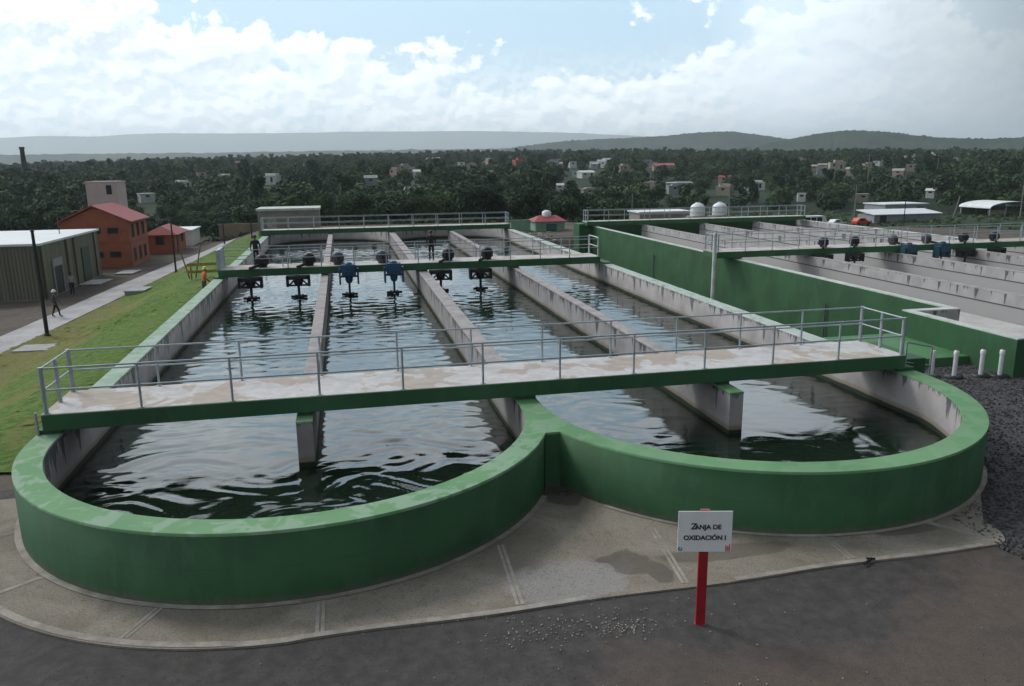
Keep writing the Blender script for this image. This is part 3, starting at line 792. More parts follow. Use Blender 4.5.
# ------------------------------------------------------------------ aerators
def aerator(name, label, group, body, kind):
    """hung on the front edge of a walkway; origin at the edge, top of the deck. kind 0: frame with legs, 1: closed gear case"""
    t = thing(name, label, 'aerator', (0, 0, 0), 0, group)
    fr = MB()
    if kind == 0:
        fr.box(-.62, .62, -.62, -.06, -.62, -.42).box(-.66, -.52, -.62, -.1, -1.02, -.42).box(.52, .66, -.62, -.1, -1.02, -.42)
        fr.box(-.62, .62, -.40, -.30, -1.02, -.92)
        fr.tube((-.5, -.35, -.95), (-.1, -.35, -.55), .05).tube((.5, -.35, -.95), (.1, -.35, -.55), .05)
        fr.lathe((0, -.35, -.62), [(.2, -.32), (.26, -.2), (.26, .0), (.2, .2)], 14)
    else:
        fr.box(-.40, .40, -.78, -.06, -.52, .12).box(-.56, -.46, -.72, -.1, -1.0, -.1).box(.46, .56, -.72, -.1, -1.0, -.1)
        fr.box(-.56, .56, -.50, -.34, -.62, -.52).lathe((0, -.42, -.52), [(.14, -.42), (.2, -.3), (.24, .0)], 14)
        fr.lathe((0, -.42, .12), [(.22, 0), (.22, .06), (.14, .12), (.0, .13)], 14).box(-.30, .30, -.82, -.78, -.40, .02)
    fr.build('gear_case' if kind else 'frame', body, t, .015)
    MB().tube((0, -.38, -.7), (0, -.38, -1.62), .075 if kind == 0 else .065, n=10).build('shaft', M_BLACK if kind == 0 else M_GREYM, t)
    im = MB(); im.lathe((0, -.38, -1.60), [(.02, -.06), (.16, -.05), (.16, .05), (.02, .06)], 12)
    for i in range(6):
        a = i*math.pi/3; im.obox((.28*math.cos(a), -.38+.28*math.sin(a), -1.6), (.34, .03, .14), a)
    im.build('impeller', M_BLACK, t)
    mx = (.62, -.58)[kind]
    mo = MB().lathe((mx, .7, .02), [(.25, 0), (.25, .08), (.31, .12), (.33, .3), (.33, .52), (.30, .62), (.22, .70), (.06, .73), (0, .73)], 18)
    for i in range(12):
        a = i*math.pi/6; mo.obox((mx+.335*math.cos(a), .7+.335*math.sin(a), .36), (.05, .02, .34), a)
    mot = mo.build('motor', M_BLACK if kind == 0 else M_GREYM, t)
    MB().obox((mx+.05, .36, .38), (.2, .12, .18)).build('terminal_box', M_DKSTEEL, mot)
    MB().tube((mx, .6, .2), (0, -.2, .05), .09).build('coupling', M_BLACK, t)
    return t
G1 = 'aerators on the walkway over the water'
a0 = aerator('surface_aerator', '', G1, M_BLACK, 0)
a1 = aerator('surface_aerator', '', G1, M_BLUE, 1)
for k, (src, x, lab) in enumerate(((a0, -5.26, 'black aerator hanging nearest the grassy side of the walkway'), (a0, -2.67, 'black aerator beside the first divider wall, nearest the blue pair'),
                      (a1, .16, 'blue geared aerator beside the first divider wall'), (a1, 2.71, 'blue geared aerator beside the central divider wall'),
                      (a0, 5.44, 'black aerator just past the central divider wall, below the standing person'), (a0, 7.81, 'black aerator farthest from the grass, beside the third divider wall'))):
    o = src if k in (0, 2) else copy_tree(src)
    o.location = (x, 45.9, DT); o['label'] = lab
# switch boxes on thin posts along the walkway
sb = thing('switch_box', '', 'switch box', (0, 0, 0), 0, 'switch boxes on the walkway over the water')
MB().tube((0, 0, 0), (0, 0, .78), .03).build('post', M_STEEL, sb); MB().box(-.14, .14, -.09, .09, .72, 1.05).build('box', M_GREYM, sb, .01)
for k, (x, y, lab) in enumerate(((-3.5, 46.3, 'grey switch box on a thin post between the two left black aerators'), (.62, 47.7, 'grey switch box on the far rail beside the first blue aerator'),
                               (1.75, 47.7, 'grey switch box on the far rail between the two blue aerators'))):
    o = sb if k == 0 else copy_tree(sb); o.location = (x, y, DT); o['label'] = lab

# ------------------------------------------------------------------ second tank (empty)
W2, D2 = 1.40, 1.90
X2, X2B, Y2F = 24.6, 22.5, 77.4
tank2 = thing('empty_tank', 'empty concrete tank with a tall green side wall beside the filled one', 'tank')
def wall_run(name, pts, th, z0, z1, parent, capmat=M_CAP, side=1):
    """wall along a polyline; pts is the outer (green) edge, thickness to the right of travel * side"""
    P = [Vector(p) for p in pts]; n = len(P); Q = []
    for i in range(n):
        ns = []
        if i > 0: d = (P[i]-P[i-1]).normalized(); ns.append(Vector((d.y, -d.x))*side)
        if i < n-1: d = (P[i+1]-P[i]).normalized(); ns.append(Vector((d.y, -d.x))*side)
        if len(ns) == 1: Q.append(P[i]+ns[0]*th)
        else:
            b = (ns[0]+ns[1]).normalized(); Q.append(P[i]+b*th/max(.2, b.dot(ns[0])))
    def strip(z0, z1, e):
        mb = MB()
        for i in range(n-1):
            a, b, c, d = P[i], P[i+1], Q[i+1], Q[i]
            mb.add([(a.x, a.y, z0), (b.x, b.y, z0), (b.x, b.y, z1), (a.x, a.y, z1)], [(0, 1, 2, 3)], 0)
            mb.add([(d.x, d.y, z0), (c.x, c.y, z0), (c.x, c.y, z1), (d.x, d.y, z1)], [(0, 1, 2, 3)], 1)
            mb.add([(a.x, a.y, z1), (b.x, b.y, z1), (c.x, c.y, z1), (d.x, d.y, z1)], [(0, 1, 2, 3)], 2)
        for i in (0, n-1):
            mb.add([(P[i].x, P[i].y, z0), (Q[i].x, Q[i].y, z0), (Q[i].x, Q[i].y, z1), (P[i].x, P[i].y, z1)], [(0, 1, 2, 3)], 0)
        return mb
    wl = strip(z0, z1-.05, 0).build(name, [M_GREEN2, M_INNER2, M_CAP], parent, weld=True)
    cp = strip(z1-.05, z1, 0).build('wall_cap', [capmat]*3, wl, weld=True)
    for o in (wl, cp):
        bm = bmesh.new(); bm.from_mesh(o.data); bmesh.ops.recalc_face_normals(bm, faces=bm.faces); bm.to_mesh(o.data); bm.free()
    return wl
wall_run('outer_wall', [(X2, Y2F), (X2, 27.8), (X2B, 27.8), (X2B, 22.0), (48.6, 22.0), (48.6, Y2F)], .38, -2.8, W2, tank2, M_PALECAP, -1)
MB().box(X2-.02, 48.6, Y2F+.003, Y2F+.4, -2.8, W2).build('end_wall', M_GREEN2, tank2)
MB().box(23.2, X2-.004, 75.9, 77.9, -2.8, 1.62).build('end_block', M_GREEN2, tank2, .02)
for x, yn in ((29.9, 25.5), (36.3, 23.8), (42.3, 25.5)):
    d = MB().box(x, x+.36, yn, 76.0, -.2, W2-.05).build('divider_wall', M_INNER2, tank2)
    MB().box(x-.004, x+.364, yn-.004, 76.0, W2-.05, W2).build('wall_cap', M_CAPCONC, d)
MB().box(X2B+.39, 48.3, 22.3, 27.41, -.2, .06).box(X2+.39, 48.3, 27.41, 77.3, -.2, .06).build('tank_floor', M_PALECONC, tank2)
for y in (46.9, 76.0):
    for x in (X2+.19, 30.08, 36.48, 42.48):
        MB().box(x-.35, x+.35, y-.7, y+.7, W2, D2-.41).build('bearing_block', M_FARCONC, tank2)
plat = MB().box(16.96, X2B-.003, 24.0, 28.2, -2.2, .32)
tag(plat.build('concrete_landing', mat_paint('green_landing_paint', (.07, .19, .08), (.10, .22, .11), 1.5, .6), bevel=.02),
    'low green painted concrete landing between the two tanks by the gravel', 'landing')
br2 = walkway('green-edged walkway with teal and black aerators across the empty tank', 23.2, 50.0, 45.9, 47.9, D2, .40, 1.9, ends=(True, False))
br3 = walkway('far walkway across the empty tank, in front of the white water tanks', 23.8, 48.0, 75.2, 76.8, D2, .40, 2.1, ends=(True, True))
G2 = 'aerators on the walkway over the empty tank'
b1 = aerator('surface_aerator', '', G2, M_TEAL, 1)
for k, (src, x, y, lab) in enumerate(((a0, 30.6, 45.9, 'black aerator first along the empty tank walkway, beside the tall green wall'), (a0, 32.9, 45.9, 'black aerator second along the empty tank walkway, past the first divider'),
                          (b1, 36.9, 45.9, 'teal geared aerator nearer the tall green wall over the empty tank'), (b1, 39.5, 45.9, 'teal geared aerator farther from the tall green wall over the empty tank'),
                          (a0, 41.4, 45.9, 'black aerator just beyond the teal pair over the empty tank'), (a0, 43.9, 45.9, 'black aerator farthest along the empty tank walkway'))):
    o = src if k == 2 else copy_tree(src)
    o.location = (x, y, D2); o.scale = (.88,)*3; o['label'] = lab; o['group'] = G2

# ------------------------------------------------------------------ buildings of the works
def box_part(name, mat, parent, x0, x1, y0, y1, z0, z1, bevel=0):
    return MB().box(x0, x1, y0, y1, z0, z1).build(name, mat, parent, bevel)
def win(parent, x, y, z, w, h, axis, mat=None, frame=None, name='window', d=.06):
    """a window let into a wall: frame and pane; axis 'x' = wall runs along x (faces -y), 'y' = wall runs along y (faces +x)"""
    f = MB(); t = .07
    def b(a0, a1, c0, c1, e):
        if axis == 'x': f.box(x+a0, x+a1, y-e, y+.05, z+c0, z+c1)
        else: f.box(x-.05, x+e, y+a0, y+a1, z+c0, z+c1)
    b(-w/2-t, w/2+t, -h/2-t, -h/2, d); b(-w/2-t, w/2+t, h/2, h/2+t, d); b(-w/2-t, -w/2, -h/2, h/2, d); b(w/2, w/2+t, -h/2, h/2, d)
    fr = f.build(name, frame or M_DKSTEEL, parent)
    g = MB()
    if axis == 'x': g.box(x-w/2, x+w/2, y-.02, y+.04, z-h/2, z+h/2)
    else: g.box(x-.04, x+.02, y-w/2, y+w/2, z-h/2, z+h/2)
    g.build('pane', mat or M_GLASS, fr)

# warehouse clad in olive sheet
wz = -2.2
wh = thing('warehouse', 'olive ribbed warehouse with a flat white roof and dark open doorway', 'warehouse', (-22.1, 63.8, wz))
hh = 4.25
MB().box(-26, 0, 0, 14.6, 0, hh).build('wall', M_RIB, wh)
MB().box(-26.15, .15, -.15, 14.75, hh, hh+.18).build('roof', M_WHITEB, wh, .02)
MB().box(-26, .02, -.06, -.002, 0, .25).box(.003, .07, 0, 14.6, 0, .25).build('plinth', M_BLOCK, wh)
dr = MB().box(.003, .10, 2.2, 2.4, 0, 2.4).box(.003, .10, 4.2, 4.4, 0, 2.4).box(.003, .10, 2.2, 4.4, 2.4, 3.0).build('door', M_GREYSHED, wh)
MB().box(.004, .05, 2.4, 4.2, .0, 2.4).build('opening', M_DARK, dr)
dr = MB().box(.003, .08, 9.4, 11.4, .1, 3.2).build('door', simple('dark_green_door', (.030, .060, .040), .5), wh)
for y in np.arange(.3, 14.6, 1.85):
    if 1.9 < y < 4.7 or 9.1 < y < 11.7: continue
    MB().box(.003, .13, y-.09, y+.09, .25, hh-.01).build('column', M_RIB, wh)
for x in np.arange(-25, 0, 3.1): MB().box(x-.1, x+.1, -.13, -.003, .25, hh-.01).build('column', M_RIB, wh)
for x, y in ((-7.5, 4), (-1.5, 9.5)): MB().tube((x, y, hh+.18), (x, y, hh+1.5), .04).build('vent_pipe', M_GREYM, wh)

# orange brick building with red gable roof
ob = thing('brick_building', 'two-storey orange brick building with red gable roof and rows of small windows', 'building', (-20.7, 83.9, -2.1))
bw, bl, be, bp = 6.2, 7.2, 4.6, 6.1
m = MB(); m.box(-bw, 0, 0, bl, 0, be)
m.add([(-bw, 0, be), (0, 0, be), (-bw/2, 0, bp-.12), (-bw, bl, be), (0, bl, be), (-bw/2, bl, bp-.12)], [(0, 1, 2), (4, 3, 5)], 0)
m.build('wall', M_ORANGE, ob)
rf = MB()
for s in (0, 1):
    e = (.35, be-.12) if s else (-bw-.35, be-.12)
    a = [(e[0], -.35, e[1]), (e[0], bl+.35, e[1]), (-bw/2, bl+.35, bp), (-bw/2, -.35, bp)]
    b = [(x, y, z+.14) for x, y, z in a]
    rf.add(a+b, [(0, 1, 2, 3), (4, 7, 6, 5), (0, 4, 5, 1), (1, 5, 6, 2), (2, 6, 7, 3), (3, 7, 4, 0)])
rf.build('roof', M_REDROOF, ob)
MB().box(-bw-.003, .03, -.03, -.003, 2.45, 2.6).box(.003, .03, 0, bl, 2.45, 2.6).build('string_course', simple('brick_band', (.26, .085, .05), .85), ob)
for z in (1.4, 3.75):
    for x in (-3.1, -1.5): win(ob, x, 0, z, .85, .42, 'x')
    for y in (1.2, 3.3, 5.4): win(ob, 0, y, z-.12, .65, 1.2, 'y')
# pale square tower behind it
tw = thing('tower', 'pale pink square tower rising behind the orange brick building', 'tower', (-25.8, 97, -2.05))
MB().box(-1.6, 1.6, -1.8, 1.8, 0, 8.2).build('wall', M_PINKW, tw)
MB().box(-1.66, 1.66, -1.86, 1.86, 8.2, 8.32).build('parapet', M_PINKW, tw)
MB().box(  .45, 1.0, -1.84, -1.77, 6.9, 7.9).build('emblem', M_DKSTEEL, tw)
# orange hut with red roof, and white shed behind
hu = thing('brick_hut', 'small orange hut with red roof beside the two-storey brick building', 'hut', (-19.1, 96.5, -2.0))
MB().box(-3.2, 0, 0, 6.5, 0, 2.2).build('wall', M_ORANGE, hu)
rf = MB(); rf.add([(-3.5, -.4, 2.15), (.45, -.4, 2.15), (.45, 6.9, 2.15), (-3.5, 6.9, 2.15), (-1.5, 1.0, 3.1), (-1.5, 5.5, 3.1)], [(0, 1, 4), (1, 2, 5, 4), (2, 3, 5), (3, 0, 4, 5), (0, 3, 2, 1)])
rf.build('roof', M_REDROOF, hu)
box_part('door', M_DARK, hu, .003, .06, 1.2, 2.2, 0, 2.1); win(hu, 0, 4.4, 1.5, 1.0, .9, 'y'); win(hu, -1.6, 0, 1.5, .8, .8, 'x')
sh = thing('shed', 'small white flat-roofed shed beyond the orange hut', 'shed', (-18.9, 106, -2.1))
MB().box(-3, 0, 0, 6, 0, 1.95).build('wall', M_PWHITE, sh); MB().box(-3.2, .2, -.2, 6.2, 1.95, 2.1).build('roof', M_WHITEB, sh)
box_part('door', M_DARK, sh, -2.6, -1.6, -.05, .02, 0, 2.0)
# low tan wall at the back of the yard, grey block building
tag(MB().box(-16.6, -10.8, 113.0, 113.3, -2.4, .05).box(-16.7, -10.7, 112.95, 113.35, .05, .14).build('yard_wall', M_TANWALL), 'low tan block wall closing the back of the yard', 'wall')
bb = thing('block_building', 'grey block building with pale parapet behind the farthest walkway', 'building', (-9.3, 92.0, -.2))
MB().box(0, 6.7, 0, 5, 0, 3.0).build('wall', M_BLOCK, bb); MB().box(-.12, 6.82, -.12, 5.12, 3.0, 3.25).build('parapet', M_PALECAP, bb)
box_part('door', simple('pale_door', (.36, .33, .28), .7), bb, 1.0, 2.0, -.05, .02, 0, 2.2)
# green hut with red roof and white tank on top
gh = thing('pump_hut', 'small pale green hut with red roof and white water tank on top', 'hut', (21.7, 88, -.4))
gh.scale = (.88, .88, .95)
MB().box(0, 3.9, 0, 3.6, 0, 1.6).build('wall', M_PALEGREEN, gh)
rf = MB(); rf.add([(-.3, -.3, 1.6), (4.2, -.3, 1.6), (4.2, 3.9, 1.6), (-.3, 3.9, 1.6), (.8, 1.7, 2.25), (3.2, 1.7, 2.25)], [(0, 1, 5, 4), (1, 2, 5), (2, 3, 4, 5), (3, 0, 4), (0, 3, 2, 1)])
rf.build('roof', M_REDROOF, gh)
win(gh, 2.1, 0, .85, 1.2, .7, 'x', simple('green_window', (.045, .13, .115), .3))
MB().lathe((1.9, 1.8, 2.05), [(.6, 0), (.62, .1), (.62, .55), (.45, .72), (.2, .8), (.0, .8)], 18).build('water_tank', M_WHITE, gh)
tag(MB().box(18.9, 21.2, 88.6, 88.85, -.2, 1.25).box(18.8, 21.25, 88.55, 88.9, 1.25, 1.32).build('low_wall', M_PALEGREEN), 'low pale green wall running up to the green hut', 'wall')
tag(MB().box(18.5, 20.6, 79.3, 79.55, -.1, .25).build('kerb', M_PATH), 'short white kerb on the brown ground before the green hut', 'kerb')
rb = MB(); rr = random.Random(12)
for i in range(60):
    x, y, s = rr.uniform(17.3, 23), rr.uniform(78, 87), rr.uniform(.08, .3)
    rb.obox((x, y, float(gz(x, y))+s*.3), (s*1.7, s, s*.7), rr.random()*3)
tag(rb.build('rubble', simple('pale_rubble', (.34, .31, .29), .9, .35, 2)), kind='stuff')

# two white ribbed water tanks behind the empty tank
wt = thing('water_tank', 'white domed water tank nearer the green hut, one of two on a plinth', 'water tank', (37.9, 80, 0), 0, 'white domed water tanks')
MB().box(-.95, .95, -.95, .95, -.3, 1.85).build('plinth', M_BLOCK, wt, .02)
pf = [(.74, 1.85)]
for i in range(8):
    z = 1.9+i*.12; pf += [(.76, z), (.80, z+.03), (.80, z+.07), (.76, z+.10)]
pf += [(.72, 2.92), (.55, 3.1), (.3, 3.22), (.25, 3.22), (.25, 3.3), (0, 3.3)]
MB().lathe((0, 0, 0), pf, 26).build('tank', M_WHITE, wt)
w2 = copy_tree(wt); w2.location = (40.5, 80, 0); w2['label'] = 'white domed water tank farther from the green hut, one of two'
lr = thing('low_store', 'long low store with a flat white roof behind the water tanks', 'store', (37.1, 95, -.3))
MB().box(0, 6.9, 0, 4, -.1, 1.65).build('wall', M_BLOCK, lr); MB().box(-.2, 7.1, -.2, 4.2, 1.65, 1.82).build('roof', M_WHITEB, lr)

# yard beyond the empty tank
def yz(x, y): return float(gz(x, y))
gs = thing('grey_shed', 'tall grey shed with a pale flat roof beyond the empty tank', 'shed', (130.0, 170, yz(135, 170)-.2))
H = -2.75-yz(135, 170)
MB().box(0, 11.8, 0, 8, 0, H).build('wall', M_GREYSHED, gs); MB().box(-.3, 12.1, -.3, 8.3, H, H+.25).build('roof', M_WHITEB, gs)
box_part('door', M_DKSTEEL, gs, 8.8, 10.8, -.06, .02, 0, 2.8); win(gs, 3.5, 0, H*.6, 1.6, 1.0, 'x')
ls = thing('grey_shed', 'low grey shed with a wide white sloping roof in front of the tall grey one', 'shed', (119.7, 160, yz(125, 160)-.2))
MB().box(0, 17.4, 0, 6, 0, 1.9).build('wall', M_GREYSHED, ls)
MB().add([(-.4, -.5, 1.9), (17.8, -.5, 1.9), (17.8, 6.3, 2.7), (-.4, 6.3, 2.7), (-.4, -.5, 2.05), (17.8, -.5, 2.05), (17.8, 6.3, 2.85), (-.4, 6.3, 2.85)],
         [(0, 3, 2, 1), (4, 5, 6, 7), (0, 1, 5, 4), (1, 2, 6, 5), (2, 3, 7, 6), (3, 0, 4, 7)]).build('roof', M_WHITEB, ls)
box_part('door', M_DKSTEEL, ls, 1.5, 3.2, -.06, .02, 0, 1.8)
ar = thing('arched_shed', 'open shed under a white arched roof at the edge of the wood', 'shed', (160.2, 170, yz(166, 170)-.2))
m = MB(); n = 16
for k in range(n):
    a, b = math.pi*k/n, math.pi*(k+1)/n
    P = lambda t, q: (7-7.4*math.cos(t), q, 2.3+1.5*math.sin(t))
    Q = lambda t, q: (7-7.4*math.cos(t), q, 2.42+1.5*math.sin(t))
    m.add([P(a, -.5), P(b, -.5), P(b, 10), P(a, 10), Q(a, -.5), Q(b, -.5), Q(b, 10), Q(a, 10)], [(0, 3, 2, 1), (4, 5, 6, 7), (0, 1, 5, 4), (2, 3, 7, 6)])
m.build('roof', M_WHITEB, ar)
for x in (0, 4.6, 9.3, 14):
    for y in (0, 9.5): MB().box(x-.12, x+.12, y-.12, y+.12, 0, 2.32).build('post', M_GREYSHED, ar)
MB().box(0, 14, 9.7, 9.9, 0, 2.3).build('back_wall', simple('dark_shed_wall', (.10, .12, .10), .8), ar)  # back wall in a dark grey-green
MB().box(4, 6.4, 2, 5, 0, 1.6).build('counter', M_TAN, ar)

def vehicle(name, label, cat, loc, rz, L, Wd, H, paint, cab, group=None):
    t = thing(name, label, cat, loc, rz, group)
    hw = Wd/2; bz = .35
    if cab == 'van': prof = [(0, bz), (L, bz), (L, 1.0), (L-.25, 1.15), (L-.9, H-.1), (L-1.2, H), (.1, H), (0, H-.1)]
    else: prof = [(0, bz), (L, bz), (L, .75), (L-.15, .85), (L-1.1, .95), (L-1.75, H-.05), (L-2.1, H), (.75, H), (.25, .98), (0, .95)]
    m = MB(); n = len(prof)
    m.add([(x, -hw, z) for x, z in prof]+[(x, hw, z) for x, z in prof], [tuple(range(n)), tuple(range(2*n-1, n-1, -1))]+[(i, n+i, n+(i+1) % n, (i+1) % n) for i in range(n)])
    m.build('body', paint, t, .04)
    for x in (.75, L-.8):
        for s in (-1, 1):
            MB().tube((x, s*(hw-.2), .33), (x, s*(hw+.02), .33), .33, n=14).build('wheel', M_BLACK, t)
    wz0, wz1 = (1.15, H-.3) if cab == 'van' else (.98, H-.12)
    xs = [(.5+i*(L-2.0)/3, .5+(i+1)*(L-2.0)/3-.2) for i in range(3)] if cab == 'van' else [(.95, 1.75), (1.85, L-1.95)]
    for s in (-1, 1):
        for a, b in xs: MB().box(a, b, s*hw-.02, s*hw+.02, wz0, wz1).build('window', M_GLASS, t)
    for y in (-.55, .55): MB().box(L-.02, L+.03, y-.14, y+.14, .66, .8).build('headlight', M_WHITE, t)
    return t
vehicle('parked_van', 'white van with three dark side windows parked beyond the empty tank', 'van', (97.7, 155, yz(100, 155)+.3), R(3), 6.4, 2.1, 2.6, M_WHITE, 'van')
vehicle('parked_car', 'small white car parked between the white van and the red car', 'car', (105.4, 155.5, yz(107, 155)+.3), R(12), 4.0, 1.7, 1.5, M_WHITE, 'car')
vehicle('parked_car', 'bright orange-red car parked beside the grey sheds', 'car', (110.9, 155, yz(113, 155)+.3), R(4), 4.0, 1.8, 1.6, simple('orange_red_car_paint', (.55, .06, .02), .35), 'car')

# slabs and covers on the soil by the path
for i, (x, y, sx, sy, lab) in enumerate(((-16.5, 45.6, 1.9, 1.5, 'pale concrete cover slab in the grass beside the nearest dark pole'),
        (-15.9, 65.0, 1.4, 2.0, 'concrete chamber with pale lid at the edge of the lawn by the path'),
        (-20.0, 79, 1.5, 2.6, 'pale concrete slab on the bare soil before the brick building'), (-21.0, 72.5, 1.6, 3.0, 'wide pale slab on the soil beside the warehouse doorway'))):
    z = yz(x, y)
    t = thing('cover_slab', lab, 'slab', (x, y, z), R(-4))
    MB().box(-sx/2, sx/2, -sy/2, sy/2, -.3, .26 if i == 1 else .06).build('chamber', M_BLOCK if i == 1 else M_SLAB, t, .01)
    MB().box(-sx/2-.05, sx/2+.05, -sy/2-.05, sy/2+.05, .26 if i == 1 else .06, .36 if i == 1 else .13).build('lid', M_PATH, t, .01)
# poles
def pole(name, label, x, y, h, r, mat, arm=None, lean=(0, 0), group=None, z=None):
    t = thing(name, label, 'pole', (x, y, (yz(x, y) if z is None else z)), 0, group)
    MB().tube((0, 0, -.3), (lean[0], lean[1], h), r, r*.7, 10).build('shaft', mat, t)
    MB().tube((0, 0, -.02), (0, 0, .16), r*1.7, r*1.5, 10).build('base', mat, t)
    if arm: MB().box(-arm+lean[0], arm+lean[0], -.06, .06, h-.5, h-.38).build('crossarm', mat, t)
    else: MB().tube((lean[0], lean[1], h), (lean[0], lean[1], h+.12), r*1.1, r*.5, 10).build('cap', mat, t)
    return t
pole('yard_pole', 'tall dark pole nearest the viewer at the lawn edge by the path', -17.2, 49.1, 6.1, .12, M_DKSTEEL)
pole('yard_pole', 'dark pole by the path in line with the orange hut', -15.2, 76.0, 4.9, .09, M_DKSTEEL)
pole('yard_pole', 'dark pole by the far end of the path', -14.3, 101, 3.9, .08, M_DKSTEEL)
pole('yard_pole', 'thin dark pole beside the walkway end and grey block building', -9.9, 90.5, 3.6, .07, M_DKSTEEL)
ms = thing('mast', 'pale steel mast standing between the two tanks before the tall green wall', 'mast', (17.2, 34.3, -.6))
MB().tube((0, 0, 0), (0, 0, 4.72), .095, .085, 14).build('shaft', M_PALECAP, ms); MB().tube((0, 0, 4.72), (0, 0, 4.83), .11, .05, 14).build('cap', M_PALECAP, ms)
for x, y, h, lab in ((24.5, 59.5, .3, 'thin grey pipe fixed upright on the tall green wall near the mast'), (24.5, 36.0, .2, 'thin grey pipe fixed upright on the tall green wall by the wide walkway')):
    tag(MB().tube((x, y, -1.9), (x, y, h), .04).box(x, x+.13, y-.08, y+.08, h-.3, h-.2).build('wall_pipe', M_GREYM), lab, 'pipe')
PALEPOLE = simple('weathered_timber_pole', (.24, .23, .20), .85)
pole('utility_pole', 'thin pale pole behind the walkway of the empty tank near the water tanks', 41.7, 110, 4.3, .09, PALEPOLE)
pole('utility_pole', 'thin pale pole just beyond the second white water tank', 52.0, 100, 4.1, .09, PALEPOLE)
pole('utility_pole', 'pale utility pole rising from the trees beside the red car', 118, 165, 8.5, .13, PALEPOLE)
pole('utility_pole', 'pale utility pole with crossarm deep in the wood', 183, 250, 14.0, .15, PALEPOLE, 1.2)
pole('utility_pole', 'pale utility pole with wide crossarm far up in the wood', 236.5, 280, 9.5, .16, PALEPOLE, 3.0)
pole('utility_pole', 'leaning pale pole between the grey sheds and the arched shed', 142.4, 162, 5.2, .14, PALEPOLE, lean=(1.4, 0))
pole('utility_pole', 'tall pale pole in front of the arched shed', 159.5, 160, 8.8, .13, PALEPOLE)
pole('utility_pole', 'dark pole in front of the low grey shed', 122, 153, 5.9, .11, M_DKSTEEL)
ch = thing('chimney', 'tall dark chimney stack above the trees behind the warehouse', 'chimney', (-122, 350, yz(-122, 350)))
MB().tube((0, 0, 0), (0, 0, 16.3), 1.2, .8, 14).build('stack', simple('sooty_brick', (.045, .04, .04), .9), ch)
MB().tube((0, 0, 15.6), (0, 0, 16.4), 1.0, 1.0, 14).build('collar', simple('sooty_iron', (.03, .03, .032), .7), ch)
MB().box(-2.6, 2.6, -2.6, 2.6, -.5, 6.8).build('base', simple('sooty_block', (.05, .046, .044), .9), ch)
# timber barrier by the worker
wb = thing('timber_barrier', 'yellow timber barrier leaning on the lawn beside the worker in orange', 'barrier', (-9.6, 58.0, yz(-9.6, 58)), R(8))
for x in (-1.0, 1.0): MB().obox((x, 0, .55), (.1, .1, 1.2)).build('post', M_WOOD, wb)
for z in (.5, 1.0): MB().obox((0, -.08, z), (2.5, .05, .2)).build('board', M_WOOD, wb)
for x, l in ((-1.15, -.5), (-.75, .5)): MB().tube((x, .3, 0), (x+l, .3, 2.3), .045).build('prop', simple('grey_timber', (.16, .14, .11), .9), wb)

# white PVC standpipes in the gravel
pv0 = thing('standpipe', '', 'standpipe', (0, 0, 0), 0, 'white standpipes in the gravel')
MB().tube((0, 0, 0), (0, 0, .86), .072, n=16).build('pipe', M_PVC, pv0)
MB().lathe((0, 0, .8), [(.088, 0), (.088, .1), (.07, .15), (0, .16)], 16).build('cap', M_PVC, pv0)
MB().tube((0, 0, .93), (0, 0, .99), .03).build('plug', M_REDROOF, pv0)
MB().lathe((0, 0, 0), [(.30, -.02), (.30, .05), (.12, .06), (.0, .06)], 18).build('base', M_BLACK, pv0)
for i, (x, y, lab) in enumerate(((19.89, 22.8, 'white standpipe in the gravel closest to the rounded tank wall'), (20.56, 22.5, 'white standpipe second from the rounded tank wall'),
                                 (21.55, 22.4, 'white standpipe second from the niche wall of the empty tank'), (22.15, 22.2, 'white standpipe closest to the niche wall of the empty tank'))):
    o = pv0 if i == 0 else copy_tree(pv0); o.location = (x, y, .03); o['label'] = lab

# sign
sg = thing('sign', "white sign on a red post reading ZANJA DE OXIDACIÓN I", 'sign', (5.37, 10.62, 0), R(-13))
T = Matrix.Rotation(R(-1.5), 4, 'Y')
pst = MB().box(-.075, .075, -.03, .03, -.02, 2.04).box(-.09, .09, -.05, .05, .0, .02).build('post', M_RED, sg, .004)
pnl = MB().box(-.43, .43, -.052, -.034, 1.33, 2.03).build('panel', M_WHITE, sg, .004)
def text(body, size, x, z, mat, name='lettering', bold=.004):
    cu = bpy.data.curves.new(name, 'FONT'); cu.body = body; cu.size = size; cu.align_x = 'CENTER'; cu.extrude = .0015; cu.offset = bold
    tmp = bpy.data.objects.new(name, cu); COL.objects.link(tmp)
    bpy.context.view_layer.update()
    me = bpy.data.meshes.new_from_object(tmp.evaluated_get(bpy.context.evaluated_depsgraph_get()))
    bpy.data.objects.remove(tmp)
    me.materials.clear(); me.materials.append(mat)
    o = bpy.data.objects.new(name, me); COL.objects.link(o); o.parent = pnl
    o.rotation_euler = (R(90), 0, 0); o.location = (x, -.0545, z)
    return o
M_INK = simple('sign_ink', (.025, .028, .035), .6, .1, 5, 0)
text('Z', .145, -.178, 1.725, M_INK); text('ANJA DE', .108, .045, 1.725, M_INK)
text('OXIDACIÓN I', .108, 0, 1.54, M_INK)
lg = MB()
for i in range(20):
    a, b = 2*math.pi*i/20, 2*math.pi*(i+1)/20
    q = [(-.385+r*math.cos(t), -.056, 1.385+r*math.sin(t)) for r, t in ((.016, a), (.034, a), (.034, b), (.016, b))]
    if i not in (2, 3, 4): lg.add(q, [(0, 1, 2, 3)])
lg.build('logo', simple('blue_logo', (.03, .11, .24), .6), pnl)
lg = MB().box(.335, .355, -.056, -.053, 1.355, 1.445).box(.365, .385, -.056, -.053, 1.355, 1.425).box(.392, .408, -.056, -.053, 1.355, 1.465).box(.335, .408, -.056, -.0535, 1.34, 1.35)
